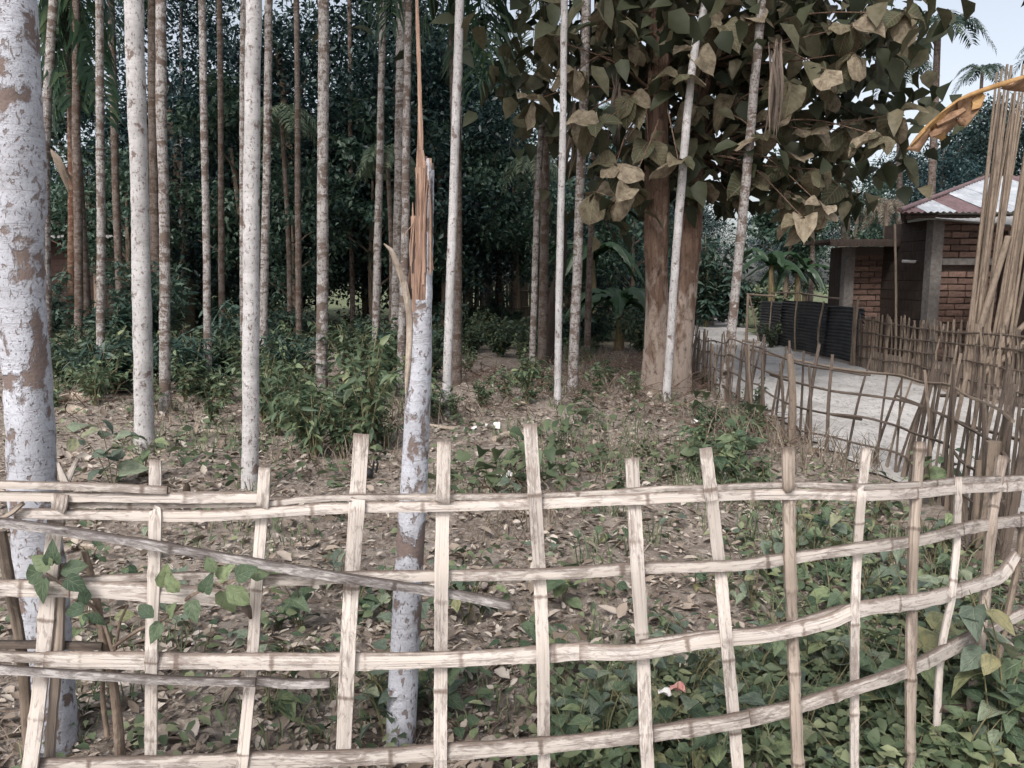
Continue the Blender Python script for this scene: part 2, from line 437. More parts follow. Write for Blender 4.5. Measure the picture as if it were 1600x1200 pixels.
class MB:
    def __init__(s):
        s.v, s.f, s.uv, s.st = [], [], [], []
    def sweep(s, P, section, across, normal, stain=None, caps=True, closed=True):
        """P: N x 3; section(i) -> list of (a, b, u); across/normal: N x 3"""
        base = len(s.v)
        L = 0.0
        k = None
        for i in range(len(P)):
            if i:
                L += float(np.linalg.norm(P[i] - P[i - 1]))
            pts = section(i)
            k = len(pts)
            for a, b, u, *e in pts:
                s.v.append(tuple(P[i] + across[i] * a + normal[i] * b))
                s.uv.append((u, L))
                s.st.append((float(stain[i]) if stain is not None else 0.0) + (e[0] if e else 0.0))
        for i in range(len(P) - 1):
            for j in range(k if closed else k - 1):
                a, b = base + i * k + j, base + i * k + (j + 1) % k
                s.f.append((a, b, b + k, a + k))
        if caps and closed:
            s.f.append(tuple(base + j for j in reversed(range(k))))
            s.f.append(tuple(base + (len(P) - 1) * k + j for j in range(k)))
    def tube(s, pts, radii, sides=8, step=None, caps=True, stain=None, wob=0.0):
        A = np.column_stack([np.array(pts, float), np.full(len(pts), 0.0)])
        A[:, 3] = radii
        if step:
            A = cat(A, step)
        P, rr = A[:, :3], A[:, 3]
        T = np.gradient(P, axis=0)
        T /= np.linalg.norm(T, axis=1)[:, None] + 1e-9
        ref = np.array([0, 1, 0.]) if abs(T[0][1]) < .8 else np.array([1., 0, 0])
        X = np.cross(np.tile(ref, (len(P), 1)), T)
        X /= np.linalg.norm(X, axis=1)[:, None] + 1e-9
        N = np.cross(T, X)
        if wob:
            ph = rng.uniform(0, 6.28, 4)
            def sec(i):
                o = []
                for j in range(sides):
                    an = 2 * math.pi * j / sides
                    q = rr[i] * (1 + wob * (math.sin(2 * an + ph[0] + i * .11) * .5 + math.sin(3 * an + ph[1] - i * .17) * .5))
                    o.append((q * math.cos(an), q * math.sin(an), an * rr[i]))
                return o
        else:
            def sec(i):
                return [(rr[i] * math.cos(2 * math.pi * j / sides), rr[i] * math.sin(2 * math.pi * j / sides), 2 * math.pi * j / sides * rr[i]) for j in range(sides)]
        s.sweep(P, sec, X, N, stain, caps)
        return s
    def slat(s, pts, hws, th, hint, step=.02, nodes=.27, curve=.35, phase=0.0, rough=.0, edge=0.0):
        """split bamboo: pts x,y,z ; hws half widths ; convex side towards hint"""
        A = np.column_stack([np.array(pts, float), np.array(hws, float) if np.ndim(hws) else np.full(len(pts), hws)])
        A = cat(A, step)
        P, hw = A[:, :3], A[:, 3].copy()
        T = np.gradient(P, axis=0)
        T /= np.linalg.norm(T, axis=1)[:, None] + 1e-9
        H = np.tile(np.array(hint, float), (len(P), 1))
        X = np.cross(T, H)
        X /= np.linalg.norm(X, axis=1)[:, None] + 1e-9
        N = np.cross(X, T)
        d = np.concatenate([[0], np.cumsum(np.linalg.norm(np.diff(P, axis=0), axis=1))])
        st = np.zeros(len(P))
        if nodes:
            q = ((d + phase) % nodes)
            q = np.minimum(q, nodes - q)
            bumpy = np.exp(-(q / .011) ** 2)
            hw *= 1 + .09 * bumpy
            st = 1.0 * np.exp(-(q / .0035) ** 2)
        st = st + .6 * np.exp(-d / .012) + .6 * np.exp(-(d[-1] - d) / .012)
        if rough:
            k = rng.normal(0, 1, len(P) + 8)
            k = np.convolve(k, np.ones(9) / 9, 'valid')[:len(P)]
            hw *= 1 + rough * k
        th_ = np.full(len(P), th)
        if nodes:
            th_ = th_ * (1 + .35 * bumpy)
        us = np.linspace(-1, 1, 5)
        def sec(i):
            o = []
            for u in us:
                o.append((u * hw[i], th_[i] * .5 + (1 - u * u) * curve * hw[i], u * hw[i], edge if u < -.9 else 0.0))
            for u in us[::-1]:
                o.append((u * hw[i] * .98, -th_[i] * .5 + (1 - u * u) * curve * .9 * hw[i], u * hw[i] + .31, edge if u < -.9 else 0.0))
            return o
        s.sweep(P, sec, X, N, st)
        return s
    def box(s, c, size, rotz=0.0, jit=0.0):
        base = len(s.v)
        cx, cy_, cz = c
        ca, sa = math.cos(rotz), math.sin(rotz)
        for z in (-1, 1):
            for x, y in ((-1, -1), (1, -1), (1, 1), (-1, 1)):
                X, Y, Z = x * size[0] / 2, y * size[1] / 2, z * size[2] / 2
                if jit:
                    X += rnd.uniform(-jit, jit); Y += rnd.uniform(-jit, jit); Z += rnd.uniform(-jit, jit)
                s.v.append((cx + X * ca - Y * sa, cy_ + X * sa + Y * ca, cz + Z))
                s.uv.append((X, Z)); s.st.append(0.0)
        for f in ((3, 2, 1, 0), (4, 5, 6, 7), (0, 1, 5, 4), (1, 2, 6, 5), (2, 3, 7, 6), (3, 0, 4, 7)):
            s.f.append(tuple(base + i for i in f))
        return s
    def grid(s, rows, uvrows=None, two=False):
        """rows: list of equal-length lists of points"""
        base = len(s.v)
        n = len(rows[0])
        for i, r in enumerate(rows):
            for j, p in enumerate(r):
                s.v.append(tuple(p))
                s.uv.append(uvrows[i][j] if uvrows else (j / (n - 1), i / (len(rows) - 1)))
                s.st.append(0.0)
        for i in range(len(rows) - 1):
            for j in range(n - 1):
                a = base + i * n + j
                s.f.append((a, a + 1, a + n + 1, a + n))
        return s
    def mesh(s, name, mat, smooth=True, origin=None, sharp=40):
        me = bpy.data.meshes.new(name)
        v = np.array(s.v, float)
        if origin is not None:
            v = v - np.array(origin, float)
        me.from_pydata(v.tolist(), [], s.f)
        uvl = me.uv_layers.new(name='UVMap')
        li = np.zeros(len(me.loops), np.int32)
        me.loops.foreach_get('vertex_index', li)
        uvl.data.foreach_set('uv', np.array(s.uv, np.float32)[li].ravel())
        a = me.attributes.new('stain', 'FLOAT', 'POINT')
        a.data.foreach_set('value', np.array(s.st, np.float32))
        for m in (mat if isinstance(mat, (list, tuple)) else [mat]):
            me.materials.append(m)
        if smooth:
            me.shade_smooth()
            if sharp:
                me.set_sharp_from_angle(angle=R(sharp))
        return me
    def build(s, name, mat, parent=None, smooth=True, origin=None, sharp=40):
        return link(name, s.mesh(name, mat, smooth, origin, sharp), parent, origin)

def link(name, me, parent=None, loc=None):
    o = bpy.data.objects.new(name, me)
    if loc is not None:
        o.location = loc
    if parent is not None:
        o.parent = parent
        if loc is not None:
            o.location = Vector(loc) - parent.location
    col.objects.link(o)
    return o

def thing(name, label, cat_, loc=(0, 0, 0), group=None):
    o = bpy.data.objects.new(name, None)
    o.empty_display_size = .1
    o.location = loc
    col.objects.link(o)
    return tag(o, label, cat_, group)

def tag(o, label, cat_, group=None):
    o['label'], o['category'] = label, cat_
    if group:
        o['group'] = group
    return o

def kind(o, k):
    o['kind'] = k
    return o

def copy_tree(root, loc, rotz=0.0, scale=1.0, label=None):
    c = root.copy()
    col.objects.link(c)
    c.location, c.rotation_euler, c.scale = loc, (0, 0, rotz), (scale,) * 3
    if label:
        c['label'] = label
    for ch in root.children:
        d = ch.copy()
        col.objects.link(d)
        d.parent = c
        for g in ch.children:
            e = g.copy()
            col.objects.link(e)
            e.parent = d
    return c

def np_mesh(name, V, F, mat, smooth=False, fmat=None):
    me = bpy.data.meshes.new(name)
    V, F = np.asarray(V, np.float32), np.asarray(F, np.int32)
    k = F.shape[1]
    me.vertices.add(len(V)); me.vertices.foreach_set('co', V.ravel())
    me.loops.add(F.size); me.loops.foreach_set('vertex_index', F.ravel())
    me.polygons.add(len(F))
    me.polygons.foreach_set('loop_start', np.arange(0, F.size, k, dtype=np.int32))
    for m in (mat if isinstance(mat, (list, tuple)) else [mat]):
        me.materials.append(m)
    if fmat is not None:
        me.polygons.foreach_set('material_index', np.asarray(fmat, np.int32))
    me.update(calc_edges=True)
    if smooth:
        me.shade_smooth()
    return me

def unit(a):
    return a / (np.linalg.norm(a, axis=-1, keepdims=True) + 1e-9)

def leaf_cloud(P, D, N, L, W, droop=.15, fold=.12):
    """6-point leaves as 5 triangles: P base, D direction, N rough normal, L length, W width"""
    D = unit(D)
    S = unit(np.cross(D, N))
    U = np.cross(S, D)
    L, W = L[:, None], W[:, None]
    a = P
    b1 = P + D * L * .3 + S * W * .46 + U * W * fold
    b2 = P + D * L * .3 - S * W * .46 + U * W * fold
    c1 = P + D * L * .66 + S * W * .38 + U * (W * fold - L * droop * .35)
    c2 = P + D * L * .66 - S * W * .38 + U * (W * fold - L * droop * .35)
    t = P + D * L - U * L * droop
    m = P + D * L * .5 - U * L * droop * .2
    V = np.stack([a, b1, c1, t, c2, b2, m], 1).reshape(-1, 3)
    T = np.array([[0, 1, 6], [1, 2, 6], [2, 3, 6], [3, 4, 6], [4, 5, 6], [5, 0, 6]])
    F = (np.arange(len(P))[:, None, None] * 7 + T[None]).reshape(-1, 3)
    return V, F

def leaf_quads(P, D, N, L, W, droop=.12):
    D = unit(D)
    S = unit(np.cross(D, N))
    U = np.cross(S, D)
    L, W = L[:, None], W[:, None]
    V = np.stack([P, P + D * L * .42 + S * W * .5 + U * W * .1, P + D * L - U * L * droop, P + D * L * .42 - S * W * .5 + U * W * .1], 1).reshape(-1, 3)
    F = (np.arange(len(P))[:, None, None] * 4 + np.array([[0, 1, 2], [0, 2, 3]])[None]).reshape(-1, 3)
    return V, F

def sph(n):
    return unit(rng.normal(0, 1, (n, 3)))

# ------------------------------------------------------------------ ground and road
def axis(lo, hi, fine_lo, fine_hi, d0, grow):
    out = list(np.arange(fine_lo, fine_hi, d0))
    x, d = fine_hi, d0
    while x < hi:
        out.append(x); d *= grow; x += d
    out.append(hi)
    x, d = fine_lo, d0
    pre = []
    while x > lo:
        d *= grow; x -= d; pre.append(max(x, lo))
    return np.array(pre[::-1] + out)

gx, gy = axis(-160, 160, -5, 5, .07, 1.12), axis(-60, 400, 1.5, 12, .07, 1.09)
X, Y = np.meshgrid(gx, gy)
Z = gh(X, Y) + .012 * rng.normal(0, 1, X.shape) * (1 - sstep(2.3, 2.9, X)) * (Y > 1.8) * (Y < 16)
V = np.stack([X, Y, Z], -1).reshape(-1, 3)
nx, ny = len(gx), len(gy)
I = (np.arange(ny - 1)[:, None] * nx + np.arange(nx - 1)[None]).ravel()
g = link('ground', np_mesh('ground', V, np.stack([I, I + 1, I + nx + 1, I + nx], 1), M['soil'], True))
kind(g, 'structure')

road_pts = [(-14, -1.2, 2.3), (-5, -1.0, 2.2), (0, -.8, 2.2), (3.2, .3, 2.0), (4.55, 3.0, 1.62), (4.62, 6.0, 1.6), (4.6, 10, 1.62), (4.7, 15, 1.55), (5.3, 22, 1.7), (6.8, 30, 2.0), (9.5, 40, 2.2), (14, 52, 2.2)]
A = cat([(x, y, 0, wd) for x, y, wd in road_pts], .22)
T = unit(np.gradient(A[:, :3], axis=0))
Nn = np.stack([T[:, 1], -T[:, 0], np.zeros(len(T))], 1)
mb = MB()
rows = []
for i in range(len(A)):
    wl = A[i, 3] + .10 * math.sin(i * .31) + .06 * rng.normal()
    wr = A[i, 3] + .10 * math.sin(i * .23 + 1) + .06 * rng.normal()
    row = []
    for t in np.linspace(-1, 1, 13):
        p = A[i, :3] + Nn[i] * (t * (wr if t > 0 else wl))
        p[2] = float(gh(p[0], p[1])) + .036 + .012 * math.cos(t * 6) + .005 * rng.normal() - (.03 if abs(t) == 1 else 0)
        row.append(p)
    rows.append(row)
mb.grid(rows)
kind(mb.build('dirt_road', M['road']), 'structure')

MARKS = [(50, 'thickest trunk'), (118, 'paired brown trunks'), (160, 'slim mottled palm'), (222, 'clean white palm'), (257, 'scaly blotched palm'), (322, 'slim patchy palm'), (393, 'white palm at the fence'), (465, 'thin grey palm'), (505, 'broad banded palm'), (550, 'very thin dark palm'), (592, 'thin straight palm'),
         (645, 'broken palm'), (708, 'white leaning palm'), (775, 'far clearing'), (834, 'dead brown stem'), (872, 'narrow white palm'), (905, 'stout pale palm'), (960, 'banana clump'), (1030, 'big brown trunks'), (1140, 'palm by the stick fence'), (1240, 'black corrugated fence'), (1340, 'annex'), (1450, 'tin roof'), (1570, 'bundle of dry poles')]
def mark(px):
    return min(MARKS, key=lambda m: abs(m[0] - px))[1]
def px_of(x, y):
    return 800 + x / y * F_PX
# ------------------------------------------------------------------ areca palms
def frond_geo(base, mid, tip, n, ll, lw, hang=.45):
    """pinnate frond on a quadratic curve: returns V, F(tri) of rachis + leaflets"""
    b, m, t = (np.array(q, float) for q in (base, mid, tip))
    s = np.linspace(0, 1, n)[:, None]
    C = (1 - s) ** 2 * b + 2 * s * (1 - s) * m + s ** 2 * t
    Tn = unit(np.gradient(C, axis=0))
    up = np.array([0, 0, 1.0])
    S = unit(np.cross(Tn, np.tile(up, (n, 1))) + 1e-6)
    U = np.cross(S, Tn)
    Vs, Fs = [], []
    r = (.016 * (1 - s * .8))
    Vr = np.stack([C + S * r, C + U * r, C - S * r, C - U * r], 1).reshape(-1, 3)
    i = np.arange(n - 1)
    for j in range(4):
        a, c = i * 4 + j, i * 4 + (j + 1) % 4
        Fs.append(np.stack([a, c, c + 4], 1)); Fs.append(np.stack([a, c + 4, a + 4], 1))
    Vs.append(Vr); off = len(Vr)
    k = np.arange(int(n * .14), n)
    sh = np.sin(np.clip((k / n - .08) / .95, .03, 1) * math.pi) ** .45
    for sd in (-1, 1):
        Lf = ll * sh * rng.uniform(.85, 1.1, len(k))
        D = unit(S[k] * sd * .9 + Tn[k] * rng.uniform(.35, .7, (len(k), 1)) + U[k] * rng.uniform(-.1, .3, (len(k), 1)))
        D2 = unit(D - up * hang * 1.5 * rng.uniform(.7, 1.6, (len(k), 1)))
        wd = unit(np.cross(D, U[k])) * (lw * .5)
        p0 = C[k]
        p1 = p0 + D * (Lf * .45)[:, None]
        p2 = p1 + D2 * (Lf * .55)[:, None]
        Vl = np.stack([p0, p1 + wd, p1 - wd, p2], 1).reshape(-1, 3)
        q = np.arange(len(k)) * 4 + off
        Fs += [np.stack([q, q + 1, q + 2], 1), np.stack([q + 1, q + 3, q + 2], 1)]
        Vs.append(Vl); off += len(Vl)
    return np.vstack(Vs), np.vstack(Fs)

def crown_mesh(name, nf, length, mat, n=34, ll=.6, lw=.045, droop=.7):
    Vs, Fs, off = [], [], 0
    for i in range(nf):
        a = 2 * math.pi * i / nf + rnd.uniform(-.25, .25)
        el = rnd.uniform(.25, 1.15)
        Lf = length * rnd.uniform(.85, 1.1)
        d = np.array([math.cos(a), math.sin(a), 0])
        mid = d * Lf * .55 * math.cos(el) + np.array([0, 0, Lf * .62 * math.sin(el)])
        tip = d * Lf * (.7 + .2 * math.cos(el)) + np.array([0, 0, Lf * (.6 * math.sin(el) - droop * rnd.uniform(.6, 1.1))])
        v, f = frond_geo((0, 0, 0), mid, tip, n, ll, lw)
        Vs.append(v); Fs.append(f + off); off += len(v)
    return np_mesh(name, np.vstack(Vs), np.vstack(Fs), mat)

CROWNS = [crown_mesh('crown', 9, 2.0, M['frond']) for _ in range(3)]
CROWNS_FAR = [crown_mesh('crown', 13, 2.5, M['frond_far'], 40, .8, .07) for _ in range(2)]

FEET = []
def palm(tr, wpx, mat, label, height=None, Y=None, step=None, sides=None, taper=.75, crown=True, group='areca palms in the grove', name='areca_palm'):
    """tr: (px, py) points of the trunk's centre line, base last"""
    b = tr[-1]
    if Y is None:
        Y = gnd(*b)[1]
    pts = [at(x, y, Y) for x, y in tr][::-1]
    base = pts[0].copy()
    base[2] = float(gh(base[0], base[1]))
    pts[0] = base
    top = pts[-1]
    if height is None:
        height = rnd.uniform(8.0, 10.5)
    d = unit(pts[-1] - pts[-2])
    if top[2] < height - .4:
        e = top + d * (height - top[2]) / max(d[2], .5)
        e[0] = top[0] + (e[0] - top[0]) * .7
        pts += [(top + e) / 2, e]
    r0 = wpx * Y / F_PX / 2
    A = np.array(pts)
    step = step or max(.05, Y * .006)
    hts = A[:, 2]
    rad = [r0 * (1.0 - (1 - taper) * min(1, h / height)) * 1.04 for h in hts]
    B = cat(np.column_stack([A, rad]), step)
    base_off = np.array([base[0], base[1], base[2]])
    n = len(B)
    # flared foot, uneven girth, leaf-scar rings
    z = B[:, 2] - base[2]
    B[:, 3] *= 1 + .25 * np.exp(-np.maximum(z, 0) / .12)
    k = np.convolve(rng.normal(0, 1, n + 10), np.ones(11) / 11, 'valid')[:n]
    B[:, 3] *= 1 + .05 * k
    ringp = rnd.uniform(.09, .14)
    q = (z + .02 * np.sin(z * 3)) % ringp
    B[:, 3] *= 1 + .045 * np.exp(-(q / .018) ** 2)
    wv = np.convolve(rng.normal(0, 1, n + 30), np.ones(31) / 31, 'valid')[:n]
    B[:, 0] += wv * r0 * .45
    B[0, 2] -= .12
    FEET.append((base[0], base[1], r0))
    root = thing(name, label, 'palm tree', tuple(base_off), group)
    mb = MB()
    mb.tube(B[:, :3], B[:, 3], sides or (20 if Y < 4 else 12 if Y < 9 else 8), None, True, None, .05)
    mb.build('trunk', mat, root, True, tuple(base_off), 60)
    if crown:
        c = link('crown', rnd.choice(CROWNS), root)
        c.location = Vector(B[-1, :3]) - root.location
        c.rotation_euler = (0, 0, rnd.uniform(0, 6.28))
        c.scale = (rnd.uniform(.8, 1.0),) * 3
    return root, B

PM = M
palm([(8, 0), (33, 400), (54, 740), (72, 1000), (78, 1166)], 70, M['palm_big'], 'thickest whitish palm trunk with brown bare patches at the left edge', 9.5, step=.03)
palm([(84, 0), (72, 200), (70, 330), (72, 560)], 15, M['palm_mottled'], 'leaning mottled grey palm half hidden behind the thickest trunk', Y=13)
palm([(112, 0), (112, 300), (113, 553)], 13, M['palm_rust'], 'rusty brown ringed palm trunk paired tight with a grey one')
palm([(120, 0), (120, 200), (123, 400), (125, 582)], 13, M['palm_brown'], 'grey brown palm trunk paired tight with a rusty ringed one')
palm([(155, 0), (156, 200), (158, 400), (158, 616)], 13, M['palm_mottled'], 'slim mottled palm standing alone right of the brown pair', 9)
palm([(174, 0), (179, 200), (184, 380), (190, 552)], 12, M['palm_brown'], 'slim grey brown palm tilting left with a kinked lower trunk')
palm([(209, 0), (217, 300), (222, 500), (226, 706)], 27, M['palm_pale'], 'clean white palm trunk beside the scaly white and brown one', 9.5)
palm([(240, 0), (241, 250), (245, 548)], 17, M['palm_brown'], 'plain brown palm trunk directly behind the scaly white one')
palm([(252, 0), (253, 200), (256, 400), (258, 646)], 16, M['palm_mottled'], 'palm trunk with scaly white blotches on brown bark', 9)
palm([(283, 0), (284, 250), (286, 500)], 6, M['palm_mottled'], 'thinnest pale palm stem showing only high in front of dark foliage', Y=22, crown=True)
palm([(316, 0), (319, 200), (323, 400), (325, 606)], 12, M['palm_mottled'], 'slim patchy palm standing over the ferny blue green shrub', 9)
palm([(342, 0), (345, 250), (347, 552)], 10, M['palm_brown'], 'slender smooth grey brown palm behind the slim patchy one')
palm([(381, 0), (380, 250), (381, 590)], 12, M['palm_mottled'], 'brown speckled palm peeping out behind the white trunk at the fence', 9)
palm([(396, 0), (394, 350), (393, 600), (392, 772)], 25, M['palm_pale'], 'clean white palm trunk ending right behind the topmost fence rail', 9)
palm([(420, 0), (417, 250), (413, 420), (411, 596)], 13, M['palm_mottled'], 'blotchy palm close on the right of the white trunk by the fence', 9.3)
palm([(463, 0), (466, 300), (467, 558)], 10, M['palm_brown'], 'thin grey palm between the blotchy palm and the broad banded palm')
palm([(506, 0), (505, 250), (505, 450), (504, 626)], 18, M['palm_mottled'], 'broad pale palm with brown bands and a narrow foot in the weeds', 9.5)
palm([(546, 0), (548, 250), (551, 532)], 8, M['palm_brown'], 'very thin dark palm right of the broad banded palm')
palm([(598, 0), (594, 200), (589, 400), (586, 577)], 12, M['palm_mottled'], 'thin straight palm just left of the patchy palm behind the broken trunk', 9)
palm([(628, 0), (625, 250), (621, 420), (618, 560)], 17, M['palm_mottled'], 'patchy palm standing close behind the broken trunk', 9.6)
palm([(632, 380), (628, 500), (626, 612)], 13, M['palm_mottled'], 'low grey palm trunk hidden behind the broken palm', Y=10.6, height=6, crown=True)
palm([(718, 0), (710, 250), (704, 450), (697, 645)], 14, M['palm_pale'], 'white leaning palm first to the right of the broken trunk', 9)
palm([(722, 0), (717, 250), (713, 420), (709, 560)], 9, M['palm_mottled'], 'thin greyish palm hugging the white leaning palm from behind')
palm([(855, 0), (846, 200), (838, 350), (831, 590)], 10, M['palm_mottled'], 'thin grey palm left of the dead brown stem')
palm([(882, 0), (879, 250), (874, 450), (870, 641)], 11, M['palm_pale'], 'narrow white palm in front of the dead brown stem', 9)
palm([(916, 0), (910, 200), (902, 400), (894, 618)], 15, M['palm_mottled'], 'stout pale palm left of the big leaved tree', 9)
palm([(933, 0), (929, 200), (922, 400), (917, 562)], 10, M['palm_brown'], 'dark speckled palm close behind the stout pale one')
palm([(1102, 0), (1084, 85), (1064, 300), (1040, 628)], 13, M['palm_pale'], 'white pole like palm slanting across the big brown trunks', 8.5)
palm([(1190, 0), (1170, 220), (1155, 400), (1146, 500), (1132, 624)], 15, M['palm_mottled'], 'ringed palm leaning right beside the stick fence', 8.5)
# far thin trunks at the clearing
for i, (x, yb, wd) in enumerate([(728, 492, 8), (742, 486, 4), (756, 478, 5), (782, 485, 9), (694, 488, 5), (800, 480, 4), (965, 480, 7), (1096, 470, 5)]):
    palm([(x + rnd.uniform(-6, 6), 300), (x, yb)], wd, M['palm_brown' if i % 2 else 'palm_mottled'], 'small distant palm trunk at the far clearing', 8, Y=rnd.uniform(26, 31), group='distant palms at the clearing')

# broken palm --------------------------------------------------------------
YB = gnd(625, 1166)[1]
base = at(625, 1166, YB); base[2] = float(gh(base[0], base[1]))
root = thing('broken_palm', 'snapped white palm trunk with a torn splintered top', 'broken tree', tuple(base))
tp = [(656, 468), (655, 560), (650, 680), (645, 790), (637, 930), (629, 1080), (625, 1166)]
hw_ = [19, 20, 21, 22, 23, 24.5, 26]
A = np.array([list(at(x, y, YB)) + [h * YB / F_PX] for (x, y), h in zip(tp, hw_)])[::-1]
A[0, 2] = base[2] - .1
B = cat(A, .02)
z = B[:, 2]
B[:, 3] *= 1 + .03 * np.convolve(rng.normal(0, 1, len(B) + 8), np.ones(9) / 9, 'valid')[:len(B)]
MB().tube(B[:, :3], B[:, 3], 22, None, True, None, .05).build('trunk', M['palm_big'], root, True, tuple(base), 60)
# bark shell standing on the right of the break (half tube)
def shell(name, mat, pts, hws, a0, a1, th=.012, jag=0.0):
    """curved strip of bark around the trunk axis: angles a0..a1 measured from +X towards the camera"""
    C = cat([list(at(x, y, YB)) + [h * YB / F_PX] for (x, y), h in zip(pts, hws)], .02)
    mb = MB()
    n = 9
    ang = np.linspace(a0, a1, n)
    rows_o, rows_i = [], []
    for i in range(len(C)):
        r = C[i, 3] * (1 + .03 * rng.normal())
        zz = np.zeros(n)
        if i == len(C) - 1 and jag:
            zz = rng.uniform(-jag, jag, n)
        rows_o.append([(C[i, 0] + r * math.cos(a), C[i, 1] - r * math.sin(a), C[i, 2] + dz) for a, dz in zip(ang, zz)])
        rows_i.append([(C[i, 0] + (r - th) * math.cos(a), C[i, 1] - (r - th) * math.sin(a), C[i, 2] + dz) for a, dz in zip(ang, zz)])
    rows = [o + q[::-1] + [o[0]] for o, q in zip(rows_o, rows_i)]
    mb.grid(rows)
    mb.grid([rows_o[-1], rows_i[-1]])
    return mb.build(name, mat, root, True, tuple(base), 50)
shell('bark_shell', M['palm_big'], [(655, 475), (656, 400), (657, 320), (658, 258)], [20, 20, 20, 19.5], R(-70), R(48), .012, .045)
shell('bark_shell', M['split_wood'], [(655, 476), (656, 400), (657, 320), (658, 254)], [17, 17, 17, 16], R(-60), R(75), .014, .03)
def spl(pts, hws, dy, mat=M['split_wood'], th=.012, name='splinter'):
    P = [at(x, y, YB + dy) for x, y in pts]
    MB().slat(P, [h * YB / F_PX for h in hws], th, (0, -1, 0), .015, 0, .25, 0, .35).build(name, mat, root, True, tuple(base), 40)
spl([(661, 492), (660, 420), (660, 340), (659, 270), (657, 235)], [8, 8, 9, 9, 5], -.008)
spl([(651, 496), (652, 440), (656, 380), (657, 320), (655, 262)], [6, 7, 8, 8, 6], -.022)
spl([(644, 484), (646, 430), (648, 380), (650, 338)], [7, 8, 7.5, 7], -.012)
spl([(648, 488), (651, 430), (654, 380), (653, 338)], [4, 5, 5, 3], -.027)
spl([(665, 478), (664, 400), (664, 330), (665, 252)], [6, 6, 6, 4], -.012)
spl([(668, 470), (670, 380), (670, 300), (669, 262)], [6, 6, 6, 4], -.002)
spl([(655, 330), (656, 250), (657, 210), (656, 150), (654, 80), (652, 20), (651, -40)], [5, 5, 4.2, 3.2, 2.5, 2.0, 1.6], -.01, th=.007)
spl([(646, 345), (645, 330), (645, 316)], [2, 1.2, .4], -.01, th=.004)
spl([(671, 270), (672, 258), (673, 252)], [4, 3, 1.5], .0, th=.008)
spl([(630, 372), (637, 360), (646, 350)], [.8, .8, .8], -.02, th=.002)
for i in range(22):
    x = 641 + 33 * rnd.random()
    yt = 250 + (x < 652) * 80 + rnd.uniform(-12, 70)
    yb = rnd.uniform(380, 488)
    spl([(x + rnd.gauss(0, 1), yb), (x + rnd.gauss(0, 1.5), (yb + yt) / 2), (x + rnd.gauss(0, 2.5), yt)], [rnd.uniform(1, 2.4), rnd.uniform(.8, 2.2), .3], rnd.uniform(-.032, -.012), M['split_wood' if i % 3 else 'dark_wood'], .006)
# peeled strip of bark curling off to the left
P = [at(x, y, YB - .02 + dy) for x, y, dy in [(600, 381, -.06), (610, 390, -.05), (620, 412, -.035), (632, 448, -.02), (639, 490, -.012), (640, 530, -.012), (637, 580, -.014), (634, 615, -.018)]]
MB().tube(P, [.002, .006, .009, .010, .010, .010, .009, .003], 8, .015, True, None, .1).build('bark_strip', M['dead_wood'], root, True, tuple(base), 50)

# ------------------------------------------------------------------ foreground bamboo fence
def D(px):
    return 2.0 + .12 * float(sstep(1050, 1350, px)) + .55 * max(0, (px - 1350) / 250) ** 1.3 - .03 * max(0, (300 - px) / 300)

fence = thing('bamboo_fence', 'rustic fence of pale split bamboo pickets and woven rails across the front', 'fence', (0, 2.0, 0))
FO = (0, 2.0, 0)
def rail(pts, wpx, mat, dy=0.0, nodes=.33, curve=.13, th=.011, rough=.13):
    P, H = [], []
    for q in pts:
        x, y = q[0], q[1]
        d = D(x) + dy + (q[2] if len(q) > 2 else 0)
        P.append(at(x, y, d))
        H.append((wpx if len(q) < 4 else q[3]) * d / F_PX / 2)
    h = (0, -1, .22)
    MB().slat(P, H, th, h, .009, nodes, curve, rnd.uniform(0, .3), rough, .9).build('rail', mat, fence, True, FO, 40)
RAILS = {
 0: [(100, 789), (250, 789), (415, 786), (480, 780), (560, 777), (700, 776), (830, 775), (930, 771), (985, 767), (1040, 763), (1100, 762), (1240, 757), (1345, 760), (1440, 756), (1500, 750), (1560, 748), (1660, 747)],
 1: [(25, 802), (150, 804), (310, 806), (410, 801), (500, 795), (610, 792), (700, 791), (830, 787), (930, 782), (985, 780), (1100, 775), (1240, 772), (1345, 774), (1440, 769), (1500, 763), (1560, 760), (1660, 753)],
 2: [(398, 906), (480, 905), (560, 901), (700, 899), (830, 897), (920, 893), (985, 888), (1100, 885), (1160, 882), (1240, 871), (1345, 856), (1440, 843), (1500, 827), (1560, 817), (1660, 806)],
 3: [(70, 1030), (140, 1031), (240, 1032), (400, 1033), (560, 1033), (700, 1030), (840, 1022), (920, 1016), (1000, 1018), (1100, 1001), (1200, 991), (1290, 972), (1345, 951), (1440, 938), (1500, 922), (1555, 903), (1573, 888), (1586, 866)],
 4: [(60, 1198), (240, 1193), (400, 1187), (560, 1183), (700, 1174), (850, 1164), (1000, 1148), (1140, 1128), (1240, 1106), (1335, 1076), (1420, 1048), (1480, 1018), (1520, 995), (1570, 972), (1660, 925)],
}
rail(RAILS[0], 10, M['grey_bamboo'], .006, .4, .2)
rail(RAILS[1], 17, M['cream'], 0, .3)
rail(RAILS[2], 19, M['grey_bamboo'], 0, .42)
rail(RAILS[3][:8], 27, M['cream'], 0, .26)
rail([(905, 1018), *RAILS[3][8:-4], (1500, 922, 0, 22), (1555, 903, 0, 22), (1573, 888, 0, 20), (1588, 866, 0, 15)], 25, M['cream'], -.004, .36)
rail([(1000, 1005), (1100, 990), (1190, 984), (1250, 970), (1320, 948)], 10, M['grey_bamboo'], .006, .4)
rail(RAILS[4][:9], 26, M['grey_bamboo'], 0, .42)
rail([(1170, 1120), (1240, 1105), (1335, 1075), (1420, 1046), (1480, 1016), (1520, 994)], 23, M['grey_bamboo'], -.006, .4)
